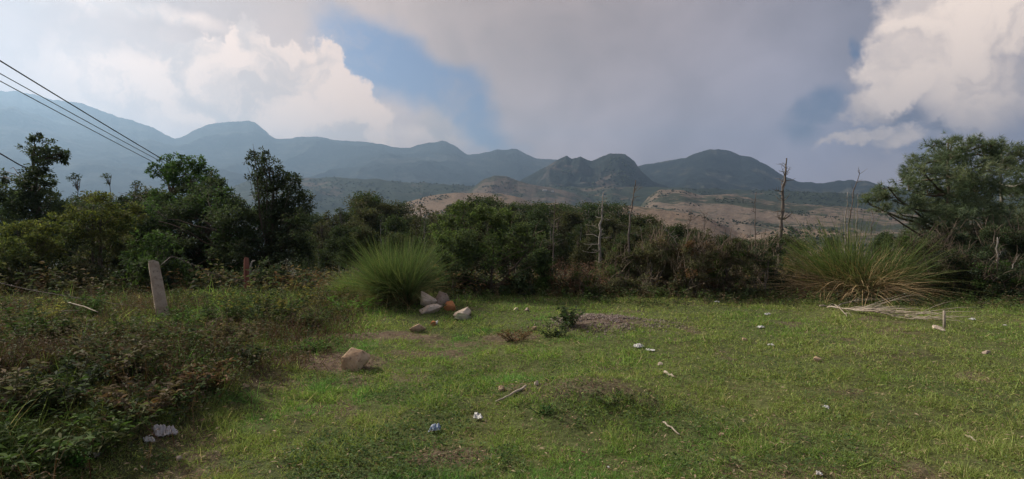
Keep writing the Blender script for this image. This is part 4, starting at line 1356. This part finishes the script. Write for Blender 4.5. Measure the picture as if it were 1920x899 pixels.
LIT = 'scraps of white litter on the right meadow'
crumple('plastic_bag', 'white crumpled plastic bag below the gravel heap', 1198, 652, 25, 10, M_white, 601, 5)
crumple('plastic_scrap', 'thin white plastic strip trailing from the white bag', 1219, 659, 20, 5, M_white, 602, -20)
crumple('foil_wrapper', 'blue and white crumpled wrapper in the foreground grass', 817, 810, 25, 14, M_bluefilm, 603, -15, lift=.7)
crumple('paper_scrap', 'white paper scrap right of the blue wrapper', 896, 789, 13, 12, M_white, 604, 60, lift=.8)
crumple('plastic_sheet', 'dull grey plastic sheet piece at the lower left in the weeds', 308, 818, 56, 26, M_clear, 605, 38, lift=.5, elong=.6)
crumple('plastic_sheet', 'small whitish plastic piece left of the dull grey sheet', 278, 830, 24, 16, M_white, 606, 50, lift=.5, elong=.6)
crumple('plastic_scrap', 'small white plastic scrap in the weeds left of the tan rock', 414, 707, 13, 8, M_white, 607, 0, lift=.7)
crumple('plastic_scrap', 'white scrap on the right meadow, largest of the group', 1427, 616, 17, 6, M_white, 608, 0, group=LIT)
crumple('plastic_scrap', 'white double scrap nearest the fallen branches', 1439, 592, 14, 5, M_white, 609, 10, group=LIT)
crumple('plastic_scrap', 'white scrap lowest of the group on the right meadow', 1445, 649, 14, 5, M_white, 610, -10, group=LIT)
crumple('plastic_scrap', 'grey white scrap close to the scrub bushes', 1344, 568, 10, 5, M_white, 611, 0, group=LIT)
crumple('plastic_scrap', 'white scrap right of the short stake', 1823, 601, 13, 5, M_white, 612, 0, group=LIT)
crumple('plastic_scrap', 'tiny white scrap at the right edge of the meadow', 1885, 612, 7, 3, M_white, 613, 0, group=LIT)
crumple('paper_scrap', 'small pale scrap in the middle of the right foreground grass', 1549, 767, 10, 7, M_white, 614, 40)
crumple('paper_scrap', 'grey scrap at the bottom edge of the right foreground', 1536, 892, 14, 8, M_clear, 615, -20)
crumple('paper_scrap', 'tiny white fleck on the grass right of the bottom middle', 1141, 880, 5, 4, M_white, 616, 0)
crumple('plastic_scrap', 'whitish scrap at the bottom left beneath the grey sheet', 178, 858, 22, 9, M_clear, 617, 20)


def stick(name, label, pts, r0, mat, seed, cat='stick', lift=.02, group=None):
    r_ = np.random.default_rng(seed)
    P = [np.array(ground(*p_)) for p_ in pts]
    for p_ in P:
        p_[2] += lift
    dense = []
    for a, b in zip(P[:-1], P[1:]):
        for k in range(4):
            dense.append(a + (b - a) * k / 4 + r_.normal(size=3) * .003)
    dense.append(P[-1])
    base = dense[0].copy()
    b_ = MB(); b_.tube(np.array(dense) - base, r0 * np.linspace(1, .6, len(dense)), 7)
    o = b_.build(name, mat, smooth=True)
    o.location = base
    return tag(o, label, cat, group)


stick('stick', 'pale straight stick at the left of the dirt mound', [(986, 729), (955, 746), (930, 758)], .011, M_wood, 621)
stick('stick', 'thin pale stick at the right of the dirt mound', [(1243, 795), (1258, 807), (1274, 820)], .008, M_wood, 622)
stick('stick', 'short broken stick below the white bag', [(1246, 702), (1256, 707), (1265, 711)], .016, M_wood, 623)
stick('stick', 'short pale stick in the right foreground grass', [(1815, 823), (1823, 828), (1832, 834)], .009, M_wood, 624)
stick('stick', 'pale dead stem lying across the weeds at the left', [(130, 603), (158, 612), (185, 625)], .010, M_wood, 625, lift=.28)
stick('stick', 'long pale stem lying in the weeds at the far left', [(55, 616), (100, 614), (150, 612)], .007, M_wood, 626, lift=.22)
# short stake
st = MB()
g0 = np.array(ground(1771, 617))
T = np.array(at(1770, 583, g0[1]))
st.tube([np.array([0, 0, -.1]), (T - g0) * .5, T - g0], [.018, .017, .015], 7)
o = st.build('wooden_stake', M_wood, smooth=True)
o.location = g0
tag(o, 'short weathered wooden stake in the right meadow', 'stake')

# fallen branches in front of the dry grass
def fallen(label, pts, r0, seed, twn, spread):
    r_ = np.random.default_rng(seed)
    P = [np.array(ground(a, b)) + np.array([0, 0, z]) for a, b, z in pts]
    base = P[0].copy()
    root = empty('fallen_branch', tuple(base), label, 'branch', 'fallen dead branches before the dry grass')
    dense = []
    for a, b in zip(P[:-1], P[1:]):
        for k in range(4):
            dense.append(a + (b - a) * k / 4 + r_.normal(size=3) * .012)
    dense.append(P[-1])
    D_ = np.array(dense) - base
    b = MB(); b.tube(D_, r0 * np.linspace(1, .35, len(D_)), 7); lm = b.build('limb', M_wood, root, smooth=True)
    for k in range(twn):
        i_ = int(r_.uniform(.15, .95) * (len(D_) - 1))
        d = norm(D_[-1] - D_[0]) + np.array([0, r_.normal() * spread, abs(r_.normal()) * .12])
        q = limb(D_[i_], D_[i_] + norm(d) * r_.uniform(.35, .95), r_, 5, .04, .10)
        q[:, 2] = np.maximum(q[:, 2], gz(q[:, 0] + base[0], q[:, 1] + base[1]) - base[2] + .02)
        t = MB(); t.tube(q, r0 * .42 * np.linspace(1, .25, 5), 4); t.build('twig', M_wood, lm)
    return root


fallen('upper bare fallen branch arching over the grass before the dry clump', [(1536, 577, .03), (1570, 576, .04), (1610, 570, .07), (1640, 566, .10), (1690, 571, .05)], .015, 641, 8, .5)
fallen('lower long fallen branch with many fine twigs on the meadow', [(1552, 579, .03), (1590, 585, .05), (1620, 592, .05), (1660, 596, .05), (1710, 599, .04), (1752, 602, .03)], .014, 642, 44, .45)
fallen('short forked fallen branch below the other two', [(1566, 577, .04), (1578, 586, .04), (1588, 597, .02)], .011, 643, 3, .4)

# ================================================================== separate weeds and plants in the foreground
def herb(label, px, py, h, n_st, leaves_per, L, asp, cols, seed, spread=.5, top=None, name='weed_plant', group=None, stemc=(.10, .10, .05)):
    r_ = np.random.default_rng(seed)
    g0 = np.array(ground(px, py))
    root = empty(name, tuple(g0), label, 'plant', group)
    b, s_ = MB(), MB()
    for _ in range(n_st):
        a = r_.uniform(0, 2 * np.pi)
        d = np.array([math.cos(a), math.sin(a), 0])
        hh = h * r_.uniform(.5, 1.1)
        q = limb(d * r_.uniform(0, .25) * spread + np.array([0, 0, -.03]), d * spread * r_.uniform(.2, 1) + UP * hh, r_, 6, .03, .10)
        s_.tube(q, .006 * np.linspace(1, .35, 6), 4, c=stemc, cap=False)
        k = r_.uniform(.15, 1, leaves_per) ** .8
        pos = np.stack([np.interp(k * 5, np.arange(6), q[:, c]) for c in range(3)], -1)
        aa = r_.uniform(0, 2 * np.pi, leaves_per)
        dirs = norm(np.stack([np.cos(aa), np.sin(aa), r_.uniform(-.1, .8, leaves_per)], -1))
        cl = mixcols(r_, leaves_per, cols)
        if top is not None:
            m = (k > .75)[:, None] * r_.random((leaves_per, 1))
            cl = cl * (1 - m) + mixcols(r_, leaves_per, top) * m
        b.leaves(pos, dirs, norm(UP + r_.normal(size=(leaves_per, 3)) * .5), L * r_.uniform(.5, 1.2, leaves_per), L * asp * r_.uniform(.7, 1.2, leaves_per), cl, .2)
    b.build('leaves', M_leaf, root)
    s_.build('stems', M_leaf, root)
    return root


herb('bright green narrow leaved plant left of the granite post', 168, 600, .42, 22, 26, .085, .26, BRIGHTG + MIDG, 701, .5)
herb('bushy green plant with yellow tips below the red wooden post', 505, 610, .55, 60, 34, .06, .4, MIDG + DARKG[:2] + OLIVE[:1], 702, .75, [(0.14, 0.13, 0.04), (0.17, 0.13, 0.035)])
herb('small green plant right of the granite post', 350, 622, .33, 20, 26, .065, .35, BRIGHTG + MIDG, 703, .38)
herb('fresh bright green low plant below the fresh grass clump', 655, 585, .22, 26, 22, .06, .45, [(0.08, 0.16, 0.035), (0.10, 0.18, 0.04)], 704, .5)
herb('broad leaved weed at the bottom left corner', 40, 890, .22, 16, 20, .075, .38, MIDG, 705, .36)
herb('pale narrow leaved weed right of the corner weed', 165, 845, .24, 20, 22, .08, .26, MIDG + [(0.11, 0.12, 0.06)], 706, .4)
herb('small vivid green weed at the bottom left', 133, 880, .12, 12, 14, .05, .3, [(0.06, 0.16, 0.03)], 707, .14)
herb('greyish leafed weed at the left edge below the wire', 25, 640, .5, 26, 26, .075, .3, MIDG + [(0.09, 0.10, 0.06)], 708, .5)
herb('dark leafy plant with an orange leaf left of the gravel heap', 1066, 612, .26, 26, 24, .06, .45, DARKG + MIDG[:1], 709, .30, name='weed_plant')
herb('low dark plant in front of the gravel heap', 1042, 632, .16, 18, 18, .05, .45, DARKG + MIDG, 710, .30)
herb('rusty withered low plant left of the gravel heap', 968, 640, .15, 20, 20, .045, .35, RUST, 711, .30)
herb('pale leaved weed in front of the dark green scrub bush', 1398, 560, .26, 10, 14, .06, .4, [(0.14, 0.17, 0.09), (0.11, 0.14, 0.07)], 712, .3)
herb('yellow grass like plant left of the pale dead stem', 85, 625, .42, 30, 16, .10, .12, [(0.20, 0.19, 0.05), (0.16, 0.15, 0.05)], 713, .3)
herb('bright low weed on the soil above the tan rock', 592, 657, .13, 18, 18, .05, .4, BRIGHTG, 714, .3)
herb('dark green herb on top of the dirt mound', 1150, 748, .05, 18, 16, .035, .35, MIDG + OLIVE[:1], 715, .25)
herb('dark green tuft at the left foot of the dirt mound', 1018, 775, .06, 12, 12, .035, .3, [(0.04, 0.09, 0.03)], 716, .12)
herb('green weed at the left below the dark soil bank', 235, 662, .3, 26, 22, .06, .35, MIDG + OLIVE, 717, .45)
herb('leafy green weed in the middle of the left bank', 330, 760, .24, 22, 22, .055, .4, MIDG + DARKG[:1], 718, .4)

BANK = [(60, 668, .36, 34, .40, MIDG + OLIVE[:1], 'mid green bushy weed at the left edge, below the yellow grass'), (215, 712, .34, 34, .42, OLIVE + BROWN[:1], 'olive brown bushy weed in the middle of the left bank'),
        (318, 672, .30, 30, .38, MIDG + OLIVE[:1], 'green bushy weed below the granite post'), (420, 662, .32, 32, .42, BROWN + OLIVE[:1], 'brownish bushy weed right of the granite post'),
        (110, 770, .32, 30, .36, DARKG + MIDG[:1], 'dark bushy weed above the bottom left corner'), (255, 790, .26, 26, .34, BROWN + RUST[:1], 'rusty dry weed above the dull plastic sheet'),
        (385, 735, .24, 28, .36, RUST[:2] + OLIVE[:1], 'purplish brown weed at the right end of the bank'), (20, 765, .36, 30, .36, BROWN + OLIVE, 'brown tangled weed at the left edge above the corner'),
        (440, 690, .20, 24, .34, DARKG + OLIVE[:1], 'low dark weed left of the bare soil'), (145, 660, .34, 28, .36, [(0.12, 0.10, 0.045), (0.10, 0.085, 0.045)] + OLIVE, 'yellowish dry weed under the pale dead stem'),
        (570, 618, .26, 34, .45, MIDG + OLIVE, 'wide green weed below the low spreading tussock'), (420, 610, .30, 30, .42, MIDG + DARKG[:1], 'green weed between the two fence posts')]
for n_, (px, py, h_, ns_, sp_, cols, lab) in enumerate(BANK):
    herb(lab, px, py, h_, ns_, 26, .072, .34, cols, 730 + n_, sp_, group='bushy weeds of the left bank', name='bushy_weed')

# ================================================================== ground cover (uncountable)
r_ = np.random.default_rng(5)


def sample_field(n, y0, y1, xa=-.98, xb=.98, pw=1.0):
    """points on the ground in front of the camera, denser near it"""
    u = r_.random(n)
    y = y0 * (y1 / y0) ** (u ** pw)
    x = y * r_.uniform(xa, xb, n)
    return x, y


def lefty(x, y):
    return sstep(-1.9, -3.2, x + .5 * (fbm(x / .8, y / .8, 71) - .5) - .10 * (y - 5))


gb = MB()
x, y = sample_field(560000, 2.7, 11.6)
keep = r_.random(len(x)) < (1 - .93 * soil(x, y)) * (1 - .45 * lefty(x, y)) * (y < edge_y(x) + .6) * (.22 + 1.0 * sstep(.33, .56, fbm(x / .13, y / .13, 74, 3))) * (.6 + .5 * fbm(x / .5, y / .5, 75))
x, y = x[keep], y[keep]
n = len(x)
z = gz(x, y)
hn = fbm(x / .45, y / .45, 77)
tuft = sstep(.56, .72, fbm(x / .25, y / .25, 83))
L = (1 + 1.6 * lefty(x, y)) * (0.018 + .055 * hn ** 2 + .07 * tuft * r_.random(n)) * r_.uniform(.6, 1.5, n)
fresh = sstep(.42, .62, fbm(x / 1.3 + 4, y / 1.3, 80))
lush = sstep(.55, .7, fbm(x / .6, y / .6, 86)) * sstep(3.5, -1, x)
cA = mixcols(r_, n, [(0.1063, 0.14, 0.0375), (0.1313, 0.1562, 0.0425), (0.0875, 0.1187, 0.035)])
cB = mixcols(r_, n, [(0.1562, 0.1475, 0.0525), (0.1875, 0.1688, 0.0688), (0.125, 0.1313, 0.045)])
cC = mixcols(r_, n, [(0.074, 0.128, 0.036), (0.086, 0.142, 0.042)])
c = cA * fresh[:, None] + (cB * .5 + cA * .5) * (1 - fresh[:, None])
c = c * (1 - lush[:, None]) + cC * lush[:, None]
dr = r_.random(n) < .11
c *= r_.uniform(.6, 1.45, (n, 1)) * np.array([.94, 1.06, 1.0])
c[dr] = mixcols(r_, int(dr.sum()), [(0.22, 0.18, 0.10), (0.17, 0.14, 0.08), (0.27, 0.22, 0.13)])
dirs = norm(UP * .75 + r_.normal(size=(n, 3)) * .55)
dirs[:, 2] = np.abs(dirs[:, 2])
bend = r_.normal(size=(n, 3)) * .30 - UP * .22
gb.blades(np.stack([x, y, z - .004], -1), dirs, bend, L, np.clip(.0010 * y, .0040, .010) * r_.uniform(.7, 1.3, n), c, 2, c * 1.15)
tag(gb.build('meadow_grass', M_grass), 'short green meadow grass covering the foreground', 'grass', kind='stuff')

# clover like low leaves
cb = MB()
x, y = sample_field(150000, 2.7, 11.4)
mk = sstep(.46, .62, fbm(x / .55, y / .55, 90))
keep = r_.random(len(x)) < mk * (1 - .85 * soil(x, y)) * (.25 + .75 * sstep(3.5, -1.5, x)) * (1 - .6 * lefty(x, y))
x, y = x[keep], y[keep]; n = len(x)
a = r_.uniform(0, 2 * np.pi, n)
dirs = np.stack([np.cos(a), np.sin(a), r_.uniform(-.1, .7, n)], -1)
pos = np.stack([x, y, gz(x, y) + r_.uniform(.005, .045, n)], -1)
cb.leaves(pos, dirs, norm(UP + r_.normal(size=(n, 3)) * .45), r_.uniform(.012, .032, n), r_.uniform(.009, .018, n),
          mixcols(r_, n, [(0.055, 0.095, 0.030), (0.075, 0.115, 0.040), (0.045, 0.075, 0.030), (0.09, 0.12, 0.05)]), .1)
tag(cb.build('low_weeds', M_leaf), 'low broad leaved weeds growing through the grass', 'weeds', kind='stuff')

# dead leaves, straw and crumbs lying on the soil and in the grass
db = MB()
x, y = sample_field(60000, 2.7, 11.4)
keep = r_.random(len(x)) < np.clip(.18 + .7 * soil(x, y) + .6 * lefty(x, y), 0, 1)
x, y = x[keep], y[keep]; n = len(x)
a = r_.uniform(0, 2 * np.pi, n)
dirs = np.stack([np.cos(a), np.sin(a), r_.normal(size=n) * .25], -1)
db.leaves(np.stack([x, y, gz(x, y) + r_.uniform(.003, .03, n)], -1), dirs, norm(UP + r_.normal(size=(n, 3)) * .4), r_.uniform(.015, .055, n), r_.uniform(.003, .014, n),
          mixcols(r_, n, [(0.17, 0.12, 0.075), (0.24, 0.18, 0.11), (0.11, 0.075, 0.05), (0.30, 0.24, 0.16)]), .05)
tag(db.build('leaf_litter', M_dry), 'dead leaves and straw scattered over soil and grass', 'leaf litter', kind='stuff')

# tangle of weeds on the left bank; shorter on the trodden strip before the granite post
def nopost(x, y):
    return 1 - .85 * np.exp(-(((x + 4.6) / .6) ** 2 + ((y - 7.2) / 1.3) ** 2))


def thicket(name, label, n, y0, y1, xa, xb, hfun, dens, colsets, seed, mat, L, asp, per):
    global r_
    r_ = np.random.default_rng(seed)
    b = MB()
    x, y = sample_field(n, y0, y1, xa, xb)
    keep = r_.random(n) < dens(x, y)
    x, y = x[keep], y[keep]; n = len(x)
    h = hfun(x, y)
    kind = (fbm(x / .55, y / .55, seed + 3) + r_.normal(size=n) * .06)
    idx = np.clip(((kind - .30) / .40 * len(colsets)).astype(int), 0, len(colsets) - 1)
    base = np.stack([x, y, gz(x, y)], -1)
    lean = r_.normal(size=(n, 3)) * .35; lean[:, 2] = 1
    cc_ = np.array([mixcols(r_, 1, colsets[k])[0] for k in idx])
    b.blades(base, lean, r_.normal(size=(n, 3)) * .2, h, .006, cc_ * np.array([1.1, .9, .8]), 2)
    k = r_.uniform(.1, 1, (n, per))
    pos = base[:, None] + (norm(lean) * h[:, None])[:, None] * k[..., None] + r_.normal(size=(n, per, 3)) * .02
    a = r_.uniform(0, 2 * np.pi, (n, per))
    dirs = np.stack([np.cos(a), np.sin(a), r_.uniform(-.3, .7, (n, per))], -1).reshape(-1, 3)
    N_ = n * per
    cl = np.repeat(cc_, per, 0) * r_.uniform(.7, 1.3, (N_, 1))
    b.leaves(pos.reshape(-1, 3), dirs, norm(UP + r_.normal(size=(N_, 3)) * .6), L * r_.uniform(.5, 1.3, N_), L * asp * r_.uniform(.6, 1.2, N_), cl, .15)
    return tag(b.build(name, mat), label, 'undergrowth', kind='stuff')


thicket('weed_thicket', 'tangled brown and green weeds on the left bank', 19000, 2.4, 10.5, -1.0, -.10,
        lambda x, y: (.06 + .34 * sstep(.3, .75, fbm(x / .5, y / .5, 95))) * r_.uniform(.4, 1.15, len(x)) * nopost(x, y), lambda x, y: lefty(x, y) * sstep(.30, .55, fbm(x / .35, y / .35, 96)),
        [MIDG, OLIVE, BROWN, OLIVE, BROWN, RUST, OLIVE, DARKG, MIDG], 801, M_bank, .050, .30, 9)
thicket('dry_weeds', 'dry purplish brown stems between the weeds of the left bank', 24000, 2.6, 10.0, -1.0, -.12,
        lambda x, y: (.12 + .30 * fbm(x / .6, y / .6, 97)) * r_.uniform(.5, 1.2, len(x)) * nopost(x, y), lambda x, y: lefty(x, y) * sstep(.40, .6, fbm(x / .9, y / .9, 98)),
        [BROWN, [(0.12, 0.085, 0.075), (0.095, 0.066, 0.06)], RUST, [(0.17, 0.14, 0.10)]], 803, M_dry, .035, .2, 7)
thicket('edge_weeds', 'knee high weeds along the meadow edge below the bushes', 5200, 8.6, 11.6, -.62, .98,
        lambda x, y: (.06 + .26 * fbm(x / .7, y / .7, 99)) * r_.uniform(.5, 1.2, len(x)),
        lambda x, y: sstep(-.9, .3, y - edge_y(x)) + sstep(-.5, -2.5, x) * .35 * (y > 9), [MIDG, OLIVE, DARKG, BROWN, MIDG], 805, M_leaf, .055, .36, 9)
thicket('slope_undergrowth', 'dark undergrowth covering the slope behind the bushes', 9000, 11.2, 40, -1.0, 1.0,
        lambda x, y: (.25 + .6 * fbm(x / 2, y / 2, 100)) * r_.uniform(.5, 1.3, len(x)), lambda x, y: np.ones_like(x), [OLIVE, DARKG, BROWN, OLIVE, RUST], 807, M_leaf, .13, .4, 10)
thicket('reddish_stalks', 'reddish dry seed stalks right of the big dark bush', 260, 11.0, 12.4, .065, .175,
        lambda x, y: r_.uniform(.5, .85, len(x)), lambda x, y: np.ones_like(x), [[(0.16, 0.09, 0.065), (0.20, 0.13, 0.09)]], 809, M_dry, .06, .15, 22)

# ================================================================== haze: one closed box of even pale air
hb = MB()
x0, x1, y0, y1, z0, z1 = -12600, 12600, -12600, 12600, -140, 1750
hv = [(x0, y0, z0), (x1, y0, z0), (x1, y1, z0), (x0, y1, z0), (x0, y0, z1), (x1, y0, z1), (x1, y1, z1), (x0, y1, z1)]
hb.add(hv, [[3, 2, 1, 0], [4, 5, 6, 7], [0, 1, 5, 4], [1, 2, 6, 5], [2, 3, 7, 6], [3, 0, 4, 7]])
hm, N = new_mat('haze_air')
pv = N.n('ShaderNodeVolumePrincipled')
pv.inputs['Color'].default_value = (0.43, 0.67, 1.0, 1)
pv.inputs['Density'].default_value = 0.000115
pv.inputs['Anisotropy'].default_value = 0.60
pv.inputs['Density Attribute'].default_value = ''
ho = N.n('ShaderNodeOutputMaterial')
N.t.links.new(pv.outputs[0], ho.inputs['Volume'])
hm.cycles.homogeneous_volume = True
tag(hb.build('haze', hm), 'pale blue haze filling the valley air', 'haze', kind='stuff')
